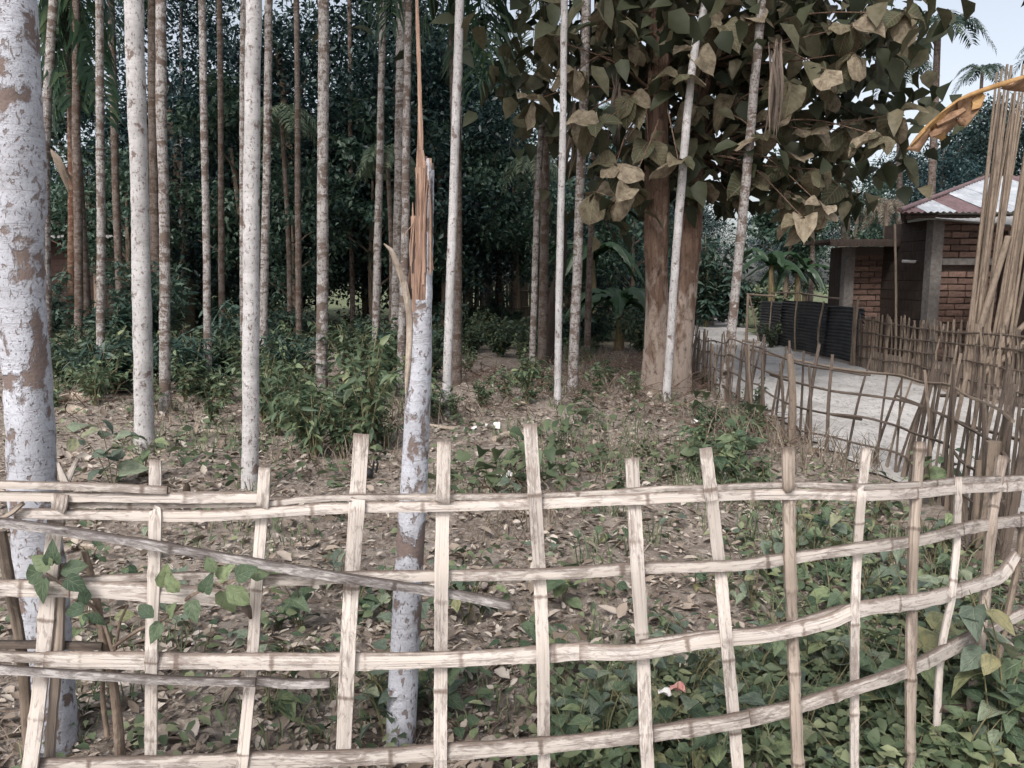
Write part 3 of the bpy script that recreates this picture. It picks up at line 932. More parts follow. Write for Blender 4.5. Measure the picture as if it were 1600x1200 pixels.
rail([(1480, 1020), (1530, 994), (1570, 972), (1620, 945), (1680, 910)], 17, M['grey_bamboo'], .004, .4)
rail([(-60, 756), (0, 757), (130, 760), (262, 766)], 13, M['grey_bamboo'], -.012, .5)
rail([(-60, 775), (0, 775), (200, 777), (415, 777)], 17, M['cream'], -.004, .28)
rail([(-60, 917), (0, 918), (110, 921)], 25, M['cream'], -.006, .3)
rail([(108, 920), (180, 922), (250, 926), (330, 932), (384, 938)], 29, M['cream'], -.002, .24)
rail([(95, 908), (180, 903), (300, 899), (392, 897)], 12, M['grey_bamboo'], .014, .5)
rail([(-70, 812), (0, 816), (60, 824), (200, 845), (400, 880), (540, 903), (640, 918, .02), (720, 930, .045), (800, 947, .04)], 16, M['dark_bamboo'], -.034, .6)
rail([(-60, 1043), (0, 1046), (80, 1051), (250, 1062), (400, 1066)], 14, M['dark_bamboo'], -.03, .6)
rail([(402, 1063), (450, 1068), (516, 1067)], 15, M['dark_bamboo'], .012, .6)
rail([(-60, 1007), (60, 1007), (160, 1010)], 13, M['stick'], .05, .5)
rail([(-60, 1022), (75, 1028), (140, 1032)], 18, M['grey_bamboo'], .012, .5)
rail([(1466, 1107), (1500, 1107), (1530, 1100), (1548, 1084)], 12, M['stick_pale'], .02, 0, .6, .012)
rail([(1455, 1222), (1500, 1170), (1540, 1142), (1558, 1118)], 15, M['stick_pale'], .05, 0, .6, .012)
rail([(-40, 822), (10, 806), (36, 786)], 6, M['brown_bamboo'], -.02, 0)

PICK = [
 ([(95, 772), (86, 830), (76, 920), (70, 1000), (60, 1100), (47, 1200)], 25, 'cream', -1, None),
 ([(243, 719), (243, 800), (241, 900), (237, 1000), (236, 1176)], 20, 'cream', 1, 'hang'),
 ([(414, 730), (410, 800), (402, 905), (394, 1033), (378, 1200)], 19, 'cream', -1, None),
 ([(565, 678), (558, 790), (550, 905), (543, 1033), (537, 1172)], 25, 'cream', 1, 'hang'),
 ([(694, 690), (692, 790), (690, 900), (689, 1028), (688, 1200)], 22, 'cream', -1, None),
 ([(828, 662), (836, 782), (843, 897), (848, 1020), (850, 1200)], 21, 'cream', 1, None),
 ([(987, 716), (990, 775), (996, 888), (1004, 1014), (1009, 1150), (1012, 1200)], 22, 'cream', -1, None),
 ([(1102, 700), (1113, 790), (1126, 900), (1135, 1000), (1146, 1120), (1153, 1200)], 20, 'cream', 1, None),
 ([(1231, 699), (1232, 765), (1234, 871), (1238, 985), (1243, 1106), (1247, 1200)], 18, 'brown_bamboo', -1, None),
 ([(1354, 700), (1346, 770), (1340, 856), (1336, 955), (1335, 1076), (1335, 1200)], 14, 'cream', 1, None),
 ([(1438, 690), (1432, 765), (1427, 845), (1425, 940), (1423, 1050), (1422, 1200)], 15, 'brown_bamboo', -1, None),
 ([(1497, 745), (1496, 800), (1494, 860), (1486, 940), (1470, 1020), (1464, 1130), (1462, 1210)], 11, 'cream', 1, None),
 ([(1566, 712), (1553, 790), (1545, 860), (1538, 950), (1527, 1040), (1514, 1140), (1506, 1200)], 15, 'brown_bamboo', -1, None),
 ([(1600, 800), (1588, 890), (1572, 970), (1558, 1040), (1547, 1108)], 8, 'stick_pale', 1, 'hang'),
]
def interp_x(poly, y):
    ys = [p[1] for p in poly]
    return float(np.interp(y, ys, [p[0] for p in poly]))
for idx, (poly, wpx, mt, sg, mode) in enumerate(PICK):
    keys = {}
    for x, y in poly:
        keys[y] = 0.0
    # the weave: in front of one rail, behind the next
    for j, rl in RAILS.items():
        for it in range(3):
            xx = interp_x(poly, 900 if it == 0 else yy)
            yy = float(np.interp(xx, [p[0] for p in rl], [p[1] for p in rl]))
        if rl[0][0] - 30 <= xx <= rl[-1][0] and poly[0][1] - 5 < yy < poly[-1][1] + 40:
            for k_ in list(keys):
                if abs(k_ - yy) < 14 and k_ not in (poly[0][1], poly[-1][1]):
                    del keys[k_]
            keys[yy] = sg * (1 if j % 2 == 0 else -1) * (.021 if j > 1 else .017)
    ys = sorted(keys)
    ya = [y for y in ys if keys[y] != 0.0] or ys
    P = []
    for y in ys:
        x = interp_x(poly, y)
        off = float(np.interp(y, ya, [keys[q] for q in ya]))
        if idx in (1, 2):
            off += .008
        P.append(at(x, y, D(x) + off))
    if mode != 'hang':
        d = P[-1] - P[-2]
        q = P[-1] + d * ((P[-1][2] + .12) / max(1e-3, -d[2]))
        P.append(q)
    hw = wpx * D(poly[0][0]) / F_PX / 2
    rn = mt in ('brown_bamboo', 'stick_pale')
    MB().slat(P, hw, .008 if not rn else .014, (0, -1, 0), .008, rnd.uniform(.24, .32), .10 if not rn else .5, rnd.uniform(0, .25), .05 if not rn else .2).build('picket', M[mt], fence, True, FO, 40)
# old split stake and posts at the left end
def post(pts, wpx, mat, dy, name='post', rough=.3):
    P = [at(x, y, D(x) + dy) for x, y in pts]
    if P[-1][2] > 0:
        d = P[-1] - P[-2]
        P.append(P[-1] + d * ((P[-1][2] + .12) / max(1e-3, -d[2])))
    MB().slat(P, wpx * D(pts[0][0]) / F_PX / 2, .012, (0, -1, 0), .02, 0, .6, 0, rough).build(name, mat, fence, True, FO, 40)
post([(97, 880), (92, 1000), (84, 1100), (76, 1200)], 15, M['brown_bamboo'], .035, 'picket')
post([(94, 720), (100, 742), (104, 768), (96, 800)], 14, M['grey_bamboo'], .012, 'picket') if False else None
MB().slat([at(91, 722, 1.985), at(97, 742, 1.985), at(106, 770, 1.985), at(100, 800, 2.0)], [.004, .010, .014, .012], .006, (0, -1, 0), .012, 0, .3, 0, .3).build('split_stake', M['grey_bamboo'], fence, True, FO)
MB().slat([at(122, 716, 2.0), at(112, 736, 1.995), at(104, 758, 1.99)], [.004, .006, .006], .005, (0, -1, 0), .012, 0, .3, 0, .2).build('split_stake', M['grey_bamboo'], fence, True, FO)
post([(2, 830), (18, 930), (34, 1020), (44, 1150)], 16, M['stick_pale'], .07)

# ------------------------------------------------------------------ stick fence along the road's near edge
def poly_path(pts, spacing):
    A = cat([(x, y, 0) for x, y in pts], .02)
    d = np.concatenate([[0], np.cumsum(np.linalg.norm(np.diff(A, axis=0), axis=1))])
    out = []
    s = 0.0
    while s < d[-1]:
        out.append((np.interp(s, d, A[:, 0]), np.interp(s, d, A[:, 1])))
        s += spacing * rnd.uniform(.75, 1.25)
    return out
near_path = [(2.62, 3.95), (2.95, 4.9), (3.08, 6.1), (2.78, 7.3), (2.75, 9.0), (2.85, 11.5), (3.1, 13.5), (3.55, 16.5), (3.9, 19.5)]
sf = thing('stick_fence', 'leaning thin dark stick fence between the grove and the sandy road', 'fence', (2.8, 8, 0))
SO = (2.8, 8, 0)
sticks = poly_path(near_path, .115) + poly_path(near_path[:3], .13)
for i, (x, y) in enumerate(sticks):
    if 6.35 < y < 7.0 and i % 2 == 0:
        continue
    h = rnd.uniform(.72, .98) if y > 5.6 else rnd.uniform(.80, 1.12)
    if y > 10:
        h *= .9
    lean = rnd.gauss(.04, .07) + (.13 if 5.6 < y < 6.4 else 0)
    ly = rnd.gauss(0, .04)
    r = rnd.uniform(.009, .014) if rnd.random() < .8 else rnd.uniform(.014, .02)
    P = [(x, y, -.08), (x + lean * .45 + rnd.gauss(0, .012), y + ly * .5, h * .5), (x + lean, y + ly, h)]
    MB().tube(P, [r * 1.1, r, r * .8], 6, .12, True, None, .12).build('stick', M['stick' if rnd.random() < .75 else 'stick_pale'], sf, True, SO, 60)
PA = cat([(x, y, 0) for x, y in near_path], .35)
for zz, r in ((.16, .010), (.38, .011), (.60, .011), (.80, .010)):
    # each rail in overlapping pieces
    s = 0
    while s < len(PA) - 2:
        e = min(len(PA) - 1, s + rnd.randint(7, 11))
        P = [(PA[i][0] + (.014 if i % 2 else -.014) + rnd.gauss(0, .006), PA[i][1], zz * (1.0 if PA[i][1] < 10 else .9) + rnd.gauss(0, .012) + .03 * math.sin(i * .5 + zz)) for i in range(s, e + 1)]
        MB().tube(P, r, 6, .08, True, None, .12).build('rail', M['stick' if rnd.random() < .7 else 'stick_pale'], sf, True, SO, 60)
        s = e - 1
def sf_post(px, py_top, py_base, wpx, mat, name='post', dx=0.0, kink=0):
    b = gnd(px + dx, py_base)
    t = at(px, py_top, b[1])
    r = wpx * b[1] / F_PX / 2
    m = (b + t) / 2 + np.array([rnd.gauss(0, .015), 0, 0])
    MB().tube([b - np.array([0, 0, .1]), m, t], [r * 1.1, r, r * .9], 9, .06, True, None, .14).build(name, mat, sf, True, SO, 60)
sf_post(1234, 553, 696, 11, M['stick_pale'], dx=3)
sf_post(1166, 540, 650, 10, M['stick'])
sf_post(1553, 690, 872, 24, M['stick_pale'], dx=-22)
sf_post(1530, 720, 868, 11, M['stick_pale'], dx=-6)
sf_post(1583, 600, 820, 10, M['stick'], dx=-8)
sf_post(1597, 650, 800, 9, M['stick'], dx=-12)
# pale thin top rail and long wattles swinging through the gap
def sf_rail(pts, r, mat):
    MB().tube([at(x, y, d) for x, y, d in pts], r, 6, .08, True, None, .1).build('rail', mat, sf, True, SO, 60)
sf_rail([(1165, 545, 9.0), (1230, 560, 7.9), (1290, 572, 7.3), (1360, 586, 6.9)], .012, M['stick_pale'])
sf_rail([(1470, 618, 5.6), (1530, 618, 5.2), (1570, 625, 5.0), (1640, 650, 4.6)], .012, M['stick'])
sf_rail([(1400, 618, 6.3), (1440, 634, 5.9), (1500, 660, 5.4), (1560, 678, 5.0), (1640, 700, 4.5)], .012, M['stick'])

# ------------------------------------------------------------------ far side of the road: wattle fence, corrugated sheets
wf = thing('wattle_fence', 'long close set brown stick fence on the far side of the road', 'fence', (6.3, 11, 0))
WO = (6.3, 11, 0)
y = 6.4
while y < 13.9:
    x = 6.3 + .05 * math.sin(y * 1.7)
    h = rnd.uniform(.88, 1.02)
    if y < 9.5:
        h = rnd.uniform(.75, 1.1)
    r = rnd.uniform(.013, .021)
    P = [(x + rnd.gauss(0, .01), y, -.05), (x + rnd.gauss(0, .02), y + rnd.gauss(0, .015), h * .55), (x + rnd.gauss(0, .03), y + rnd.gauss(0, .03), h)]
    MB().tube(P, [r, r, r * .85], 6, .25, True, None, .1).build('stick', M['stick_pale' if rnd.random() < .45 else 'stick'], wf, True, WO, 60)
    y += rnd.uniform(.05, .078)
for zz in (.22, .45, .67, .86):
    for s in (-1, 1):
        P = [(6.3 + .05 * math.sin(q * 1.7) + s * .024, q, zz + .03 * math.sin(q * 1.1 + zz * 5) + rnd.gauss(0, .008)) for q in np.arange(6.3, 14.0, .3)]
        MB().tube(P, .011, 6, .15).build('rail', M['stick'], wf, True, WO, 60)

cf = thing('corrugated_fence', 'black corrugated sheet fence tied to thin poles by the road', 'fence', (6.3, 16, 0))
CO = (6.3, 16, 0)
def corr_h(name, mat, y0, y1, z0, z1, x, parent, org, sag=.0, pitch=.068, amp=.016, tilt=0.0):
    """sheet standing upright along Y with its corrugations lying level"""
    rows = []
    n = int((z1 - z0) / pitch * 6)
    for i in range(n + 1):
        t = i / n
        zz = z0 + (z1 - z0) * t
        xo = amp * math.sin(2 * math.pi * (zz - z0) / pitch) + tilt * t
        rows.append([(x + xo + .012 * math.sin(yy * 2.3), yy, zz + sag * math.sin((yy - y0) * 2)) for yy in np.linspace(y0, y1, 10)])
    b2 = [[(p[0] + .004, p[1], p[2]) for p in r][::-1] for r in rows]
    mb = MB()
    mb.grid([r + b + [r[0]] for r, b in zip(rows, b2)])
    return mb.build(name, mat, parent, True, org, 70)
corr_h('sheet', M['tar_sheet'], 14.0, 15.7, .04, 1.06, 6.34, cf, CO, .02, tilt=.06)
corr_h('sheet', M['tar_sheet'], 15.5, 17.3, .05, 1.12, 6.31, cf, CO, .015, tilt=.05)
corr_h('sheet', M['tar_sheet'], 17.15, 18.4, .04, 1.10, 6.36, cf, CO, .01, tilt=.09)
corr_h('sheet', M['tar_sheet'], 18.2, 19.8, .03, 1.06, 6.32, cf, CO, .01, tilt=.05)
for (y, h, r) in ((13.95, 1.28, .025), (14.1, 1.12, .03), (15.6, 1.15, .022), (16.9, 1.5, .02), (18.7, 1.12, .02)):
    MB().tube([(6.26, y, -.1), (6.27 + rnd.gauss(0, .02), y + .03, h * .5), (6.29, y + rnd.gauss(0, .06), h)], [r, r, r * .85], 8, .15, True, None, .12).build('post', M['pole'], cf, True, CO, 60)
MB().tube([(6.32, 18.9, 1.28), (6.3, 17, 1.30), (6.3, 15.6, 1.24), (6.35, 14.9, 1.22)], .018, 7, .2, True, None, .1).build('top_rail', M['stick_pale'], cf, True, CO, 60)

wfm = thing('sawhorse', 'small pale pole frame standing where the black sheets begin', 'frame', (5.9, 19.4, 0))
FO2 = (5.9, 19.4, 0)
for a, b, r in (((1166, 534), (1169, 458), 4.5), ((1186, 533), (1171, 462), 3), ((1160, 532), (1186, 537), 3.5), ((1170, 460), (1212, 463), 3)):
    MB().tube([at(*a, 19.2), at(*b, 19.2)], r * 19.2 / F_PX / 2, 7, .2, True, None, .1).build('pole', M['pole'], wfm, True, FO2, 60)

# ------------------------------------------------------------------ brick house with the tin roof
HY = 15.0
hs_ = thing('brick_house', 'brick house with concrete posts under maroon and white tin roofing', 'house', (8.0, HY, 0))
HO = (8.0, HY, 0)
mb = MB(); mb.box((9.5, HY + .12, 1.37), (2.6, .10, 2.74)); mb.build('wall', M['mortar'], hs_, False, HO)
for i in range(14):
    mb = MB(); mb.box((8.12 + rnd.uniform(-.008, .008), HY + 1.08, .1 + i * .196), (.05, 1.8, .186), 0, .006); mb.build('plank', M['dark_wood'], hs_, False, HO)
mb = MB(); mb.box((8.14, HY + .02, 1.36), (.22, .24, 2.72), 0, .006); mb.build('pillar', M['concrete'], hs_, False, HO)
mb = MB(); mb.box((9.52, HY + .03, 1.93), (2.5, .17, .13), 0, .006); mb.build('beam', M['concrete'], hs_, False, HO)
brick_me = {}
def brick(px_, py_, pz_, L, H=.10, Dp=.11):
    key = (round(L, 2), rnd.randint(0, 2))
    if key not in brick_me:
        b = MB(); b.box((0, 0, 0), (key[0], Dp, H), 0, .006)
        brick_me[key] = b.mesh('brick', M['brick'], False)
    o = link('brick', brick_me[key], hs_)
    o.location = (px_ - HO[0], py_ - HO[1] + rnd.uniform(-.012, .012), pz_)
    o.rotation_euler = (0, rnd.gauss(0, .006), rnd.gauss(0, .01))
row, z = 0, .07
while z < 2.7:
    if not 1.80 < z < 2.05:
        x = 8.27 + (0 if row % 2 else -.0)
        first = True
        while x < 10.2:
            L = (.17 if (first and row % 2) else rnd.choice([.34, .34, .36, .18 if rnd.random() < .3 else .34]))
            brick(x + L / 2, HY + .045, z, L - .02)
            x += L
            first = False
    z += .125 + rnd.uniform(-.004, .004); row += 1
# annex, set back, low flat roof
AY = 17.0
mb = MB(); mb.box((8.25, AY + .12, 1.15), (1.9, .10, 2.3)); mb.build('wall', M['mortar'], hs_, False, HO)
mb = MB(); mb.box((7.33, AY + .45, 1.15), (.10, .7, 2.3)); mb.build('wall', M['dark_wood'], hs_, False, HO)
mb = MB(); mb.box((7.36, AY + .02, 1.15), (.2, .22, 2.28), 0, .006); mb.build('pillar', M['concrete'], hs_, False, HO)
row, z = 0, .07
while z < 2.15:
    x = 7.47
    first = True
    while x < 8.15:
        L = .17 if (first and row % 2) else rnd.choice([.34, .36, .3])
        L = min(L, 8.2 - x) if 8.2 - x > .1 else L
        brick(x + L / 2, AY + .045, z, max(.08, L - .02))
        x += L
        first = False
    z += .125; row += 1
mb = MB(); mb.box((7.65, AY + .05, 2.40), (2.0, 1.5, .07), 0, .012); mb.build('annex_roof', M['dark_wood'], hs_, False, HO)
mb = MB(); mb.box((7.65, AY - .72, 2.33), (2.0, .05, .10), 0, .008); mb.build('fascia', M['dark_wood'], hs_, False, HO)
P = [at(1410, 408, HY + .6), at(1447, 410, HY + .6)]
MB().tube(P, .03, 8, .1).build('lamp_tube', M['white_tube'], hs_, True, HO, 60)
# tin roof: front slope and left slope meeting at a hip
E0, RZ, EB = np.array([7.05, 14.25, 2.80]), np.array([10.6, 17.4, 3.85]), np.array([8.55, 17.15, 2.84])
def tin(name, mat, c0, c1, side, length=None, lift=0.0):
    """one corrugated sheet; side 'front' runs along X from c0 to c1, 'left' along Y"""
    rows = []
    amp, pitch = .014, .115
    n = int(abs(c1 - c0) / pitch * 6)
    k = 8
    fr = (RZ[2] - E0[2])
    for j in range(k + 1):
        r = []
        for i in range(n + 1):
            c = c0 + (c1 - c0) * i / n
            wv = amp * math.sin(2 * math.pi * c / pitch)
            if side == 'front':
                lim = min(1.0, max(0.0, (c - E0[0]) / (RZ[0] - E0[0])))
                s = min(lim, length or 1) * j / k
                r.append((c, E0[1] + (RZ[1] - E0[1]) * s, E0[2] + fr * s + wv + lift))
            else:
                lim = min(1.0, max(0.0, (c - E0[1]) / (RZ[1] - E0[1])), max(0.0, (20.5 - c) / (RZ[1] - E0[1])))
                s = lim * j / k
                r.append((E0[0] + (RZ[0] - E0[0]) * s, c, E0[2] + fr * s + wv + lift))
        rows.append(r)
    top = rows
    bot = [[(p[0], p[1], p[2] - .006) for p in r] for r in rows]
    mb = MB()
    mb.grid(top); mb.grid([q[::-1] for q in bot]); mb.grid([top[0], bot[0]]); mb.grid([top[-1], bot[-1]])
    return mb.build(name, mat, hs_, True, HO, 50)
tin('roof_sheet', M['roof_maroon'], 7.06, 7.55, 'front')
tin('roof_sheet', M['roof_white'], 7.5, 8.08, 'front', None, .008)
tin('roof_sheet', M['roof_maroon'], 8.0, 8.75, 'front', None, .0)
tin('roof_sheet', M['roof_white'], 8.68, 9.4, 'front', None, .016)
tin('roof_sheet', M['roof_white'], 9.32, 10.05, 'front', None, .024)
tin('roof_sheet', M['roof_white'], 9.98, 10.8, 'front', None, .016)
tin('roof_sheet', M['roof_maroon'], 10.72, 11.5, 'front', None, .008)
tin('roof_sheet', M['roof_white'], 11.42, 12.9, 'front', None, .016)
for k in range(4):
    rows = []
    for t in np.linspace(k / 4, (k + 1) / 4 + .01, 36):
        p, q = E0 + (EB - E0) * t, E0 + (RZ - E0) * t
        wv = np.array([0, 0, .014 * math.sin(2 * math.pi * t * 34) + .004])
        rows.append([p + (q - p) * f + wv for f in np.linspace(0, 1, 6)])
    mb = MB(); mb.grid(rows); mb.grid([[p - np.array([0, 0, .006]) for p in r][::-1] for r in rows])
    mb.build('roof_sheet', M['roof_maroon'], hs_, True, HO, 50)
rows = [[EB, np.array([13.0, 19.8, 2.84])], [RZ, np.array([13.0, 17.4, RZ[2]])]]
mb = MB(); mb.grid(rows); mb.grid([[p - np.array([0, 0, .006]) for p in r][::-1] for r in rows]); mb.build('roof_sheet', M['roof_white'], hs_, False, HO)
MB().tube([E0 + np.array([0, 0, .035]), RZ + np.array([0, 0, .04])], .045, 8, .4).build('ridge_cap', M['roof_maroon'], hs_, True, HO, 60)
for a, b in (((7.25, 14.42, 2.74), (12.8, 14.42, 2.74)), ((7.25, 14.42, 2.74), (8.5, 16.9, 2.76))):
    MB().tube([a, b], .035, 6, 1.0).build('rafter', M['dark_wood'], hs_, True, HO, 60)

# dark open shed on the far right with poles leaning against it
shed = thing('open_shed', 'dark open fronted shed with a rusty tin eave at the right edge', 'shed', (8.6, 12, 0))
SH = (8.6, 12, 0)
mb = MB(); mb.box((9.5, 13.6, 1.2), (1.9, .08, 2.4)); mb.build('wall', M['dark_wood'], shed, False, SH)
mb = MB(); mb.box((10.4, 12.75, 1.2), (.08, 1.9, 2.4)); mb.build('wall', M['dark_wood'], shed, False, SH)
for x in (7.75, 9.0, 10.3):
    MB().tube([(x, 12.0, -.1), (x + .02, 12.0, 1.2), (x, 12.0, 2.33)], .05, 9, .3, True, None, .08).build('post', M['dark_wood'], shed, True, SH, 60)
rows = []
for j in range(7):
    t = j / 6
    rows.append([(x, 11.75 + 2.05 * t, 2.40 + .26 * t + .018 * math.sin(2 * math.pi * x / .12) + .02 * math.sin(x * 3)) for x in np.arange(7.45, 10.7, .02)])
bot = [[(p[0], p[1], p[2] - .008) for p in r][::-1] for r in rows]
mb = MB(); mb.grid(rows); mb.grid(bot); mb.grid([rows[0], bot[0][::-1]]); mb.build('roof_sheet', M['tin_old'], shed, True, SH, 50)
mb = MB(); mb.box((9.05, 11.85, 2.27), (3.0, .07, .09), 0, .01); mb.build('beam', M['dead_wood'], shed, False, SH)
mb = MB(); mb.box((9.05, 11.87, 2.08), (2.9, .06, .08), 0, .01); mb.build('beam', M['dark_wood'], shed, False, SH)

GPOLE = 'long dry poles stacked against the shed'
for i in range(28):
    bx = 1500 + i * 2.6 + rnd.gauss(0, 2)
    tx = 1556 + i * 3.2 + rnd.gauss(0, 6)
    ty = rnd.uniform(95, 175)
    Yb, Yt = 11.15 + rnd.uniform(-.12, .12), 11.6 + rnd.uniform(-.05, .05)
    b = at(bx, 580, Yb); b[2] = 0
    t = at(tx, ty, Yt)
    m = (b + t) / 2 + np.array([rnd.gauss(0, .03), rnd.gauss(0, .02), 0])
    r = rnd.uniform(.012, .026)
    o = MB().tube([b, m, t], [r * 1.15, r, r * .75], 8, .25, True, None, .08).build('dry_pole', M['pole'], None, True, tuple(b), 60)
    tag(o, ('stout' if r > .02 else 'slim') + ' dry pole ' + ('on the house side of' if i < 9 else 'in the middle of' if i < 19 else 'on the shed side of') + ' the leaning bundle', 'pole', GPOLE)
for (x0, y0, x1, y1, w_, lb) in ((1512, 590, 1575, 370, 11, 'thick dry pole slanting across the front of the pole bundle'),
                                (1562, 560, 1586, 444, 9, 'short sawn pole standing in the dark shed opening'),
                                (1562, 560, 1640, 470, 9, 'upper of two poles slanting out of the dark shed opening'),
                                (1568, 575, 1650, 500, 10, 'lower of two poles slanting out of the dark shed opening')):
    b, t = at(x0, y0 - 15, 10.95), at(x1, y1, 11.35)
    d = b - t
    b2 = b + d * (b[2] / -d[2])
    o = MB().tube([b2, (b + t) / 2, t], w_ * 10 / F_PX / 2, 9, .25, True, None, .08).build('dry_pole', M['pole'], None, True, tuple(b2), 60)
    tag(o, lb, 'pole')
t = at(1398, 350, 14.2); b = np.array([t[0] - .12, 13.6, 0])
o = MB().tube([b, (b + t) / 2 + np.array([.02, 0, 0]), t], .022, 7, .3, True, None, .1).build('thin_pole', M['pole'], None, True, tuple(b), 60)
tag(o, 'single thin pole leaning before the annex wall of the brick house', 'pole')

# dark hut behind the palms on the left, fence at the far clearing
hut = thing('wooden_hut', 'dark red brown wooden hut with pale roof edge behind the left palms', 'hut', (-13, 25, 0))
UO = (-13, 25, 0)
for i in range(14):
    mb = MB(); mb.box((-14.0, 25.0 + rnd.uniform(-.01, .01), .12 + i * .205), (4.3, .05, .195), 0, .006)
    mb.build('plank', M['red_wood'], hut, False, UO)
rows = []
for j in range(6):
    t = j / 5
    rows.append([(x, 24.4 + 2.8 * t, 2.92 + .22 * t + .02 * math.sin(2 * math.pi * x / .14)) for x in np.arange(-16.6, -11.5, .025)])
bot = [[(p[0], p[1], p[2] - .01) for p in r][::-1] for r in rows]
mb = MB(); mb.grid(rows); mb.grid(bot); mb.grid([rows[0], bot[0][::-1]]); mb.build('roof', M['tin_old'], hut, True, UO, 50)
mb = MB(); mb.box((-14.0, 26.6, 1.45), (4.2, 3.0, 2.9)); mb.build('back_room', M['red_wood'], hut, False, UO)

ff = thing('paling_fence', 'weathered upright paling fence closing the far grassy clearing', 'fence', (-.4, 34, 0))
LO = (-.4, 34, 0)
pal = []
for q in range(4):
    b = MB(); b.box((0, 0, .72), (.11, .03, 1.44 + .1 * q), 0, .012); pal.append(b.mesh('paling', M['stick_pale'], False))
for i in range(64):
    o = link('paling', pal[i % 4], ff); o.location = (-3.4 + i * .128, rnd.uniform(-.03, .03), rnd.uniform(-.1, .05)); o.rotation_euler = (0, rnd.gauss(0, .02), 0)
for zz in (.4, 1.1):
    MB().tube([(-4, 33.9, zz), (5, 33.9, zz + .05)], .03, 6, 1).build('rail', M['stick_pale'], ff, True, LO, 60)
bf = thing('woven_screen', 'pale woven bamboo screen beyond the two big brown trunks', 'screen', (6.2, 27, 0))
for i in range(16):
    b = MB(); b.box((5.4 + i * .11, 27 + (i % 2) * .02, .62), (.108, .02, 1.24), 0, .01); b.build('strip', M['grey_bamboo'], bf, False, (6.2, 27, 0))
for zz in (.2, .62, 1.05):
    MB().tube([(5.35, 26.97, zz), (7.15, 26.97, zz)], .02, 6, .5).build('rail', M['stick'], bf, True, (6.2, 27, 0), 60)
o = MB().tube([at(690, 447, 19), at(735, 447, 19.2)], .022, 7, .3).build('crossbar', M['stick_pale'], None, True, tuple(at(690, 447, 19)), 60)
o.name = 'fence_post'
post_b = at(735, 447, 19.2)

# ------------------------------------------------------------------ big-leaved tree (two trunks) at centre right
YT = gnd(1025, 612)[1]
tb = at(1024, 610, YT); tb[2] = 0
teak = thing('broad_leaved_tree', 'big leaved tree with two thick brown trunks and large drooping leaves', 'tree', tuple(tb))
def limb(name, pts, rad, sides=14, mat=M['teak_bark'], step=.06, wob=.14):
    mb = MB()
    mb.tube(pts, rad, 40, .05, True, None, .10)
    # shallow furrows running up the bark
    V_ = np.array(mb.v)
    k_ = 40
    nr = len(V_) // k_
    Vr = V_[:nr * k_].reshape(nr, k_, 3)
    cen = Vr.mean(1, keepdims=True)
    zz = np.arange(nr)[:, None] * .05
    an = np.arange(k_)[None] * 2 * np.pi / k_
    fl = .035 * np.sin(9 * an + 1.3 * np.sin(zz * 1.1) + 2) + .03 * np.sin(14 * an - .9 * np.sin(zz * .8)) + .012 * rng.normal(0, 1, (nr, k_))
    Vr = cen + (Vr - cen) * (1 + fl[..., None])
    mb.v = [tuple(p) for p in Vr.reshape(-1, 3)] + mb.v[nr * k_:]
    return mb.build(name, mat, teak, True, tuple(tb), 60)
def A3(x, y, d=0.0):
    return at(x, y, YT + d)
b0 = A3(1023, 612); b0[2] = -.1
limb('trunk', [b0, A3(1024, 560), A3(1026, 450), A3(1026, 300), A3(1028, 150), A3(1030, 0), A3(1034, -160)], [.215, .175, .16, .155, .15, .14, .11], 18)
b1 = A3(1062, 622, -.1); b1[2] = -.1
limb('trunk', [b1, A3(1063, 560, -.1), A3(1068, 470, 0), A3(1078, 360, .15), A3(1085, 240, .3), A3(1100, 100, .5), A3(1120, -120, .7)], [.20, .165, .155, .16, .14, .12, .09], 18)
ROS = [(832, 158), (860, 60), (905, 185), (935, 195), (965, 85), (985, 150), (955, 35), (1045, 55), (1085, 80), (1000, 62), (1130, 40), (1012, 222), (962, 258), (985, 292),
       (1130, 112), (1180, 118), (1150, 150), (1235, 128), (1290, 108), (1335, 82), (1110, 214), (1150, 245), (1030, 238), (1018, 288), (1088, 288), (1190, 212), (1240, 252), (1222, 285),
       (1320, 205), (1378, 212), (1350, 188), (1400, 178), (1245, 305), (1285, 322), (1145, 310), (1300, 145), (1365, 30), (1245, 20), (1195, 60), (1390, 70), (1330, 40), (1295, 40),
       (1090, 165), (1060, 250), (1270, 205), (1215, 175), (1120, 10), (1280, 265), (1170, 282), (1175, 30), (1060, 120), (1410, 20), (900, 110), (930, 300), (1310, 290), (1255, 340)]
def big_leaf(L, W, seed, droop, cup):
    r = random.Random(seed)
    mb = MB()
    rows, uvs = [], []
    n = 7
    ph = r.uniform(0, 6)
    for i in range(n + 1):
        t = i / n
        wdt = W * .5 * (math.sin(math.pi * min(1, .05 + t * .95) ** .95) ** .58)
        if i == n:
            wdt = .004
        if i == 0:
            wdt = .012
        row, uv = [], []
        for j, u in enumerate((-1, -.5, 0, .5, 1)):
            z = cup * abs(u) * wdt - droop * L * t * t + .07 * W * math.sin(9 * t + ph + 2.4 * u) * abs(u)
            y = L * t - .06 * L * abs(u) * (1 - t)
            row.append((u * wdt * (1 + .06 * math.sin(13 * t + ph * u)), y * (1 - .18 * droop * t), z))
            uv.append((.5 + .5 * u * (wdt / (W * .5)), t))
        rows.append(row); uvs.append(uv)
    mb.grid(rows, uvs)
    return mb.mesh('leaf', M['teak_leaf'], True, None, 0)
TL = [big_leaf(.31, .265, s, d, c) for s, d, c in ((1, .45, .4), (2, .7, -.35), (3, .3, .6), (4, .95, .25), (5, .6, -.5), (6, .2, .5), (7, 1.1, .5), (8, .4, -.3))]
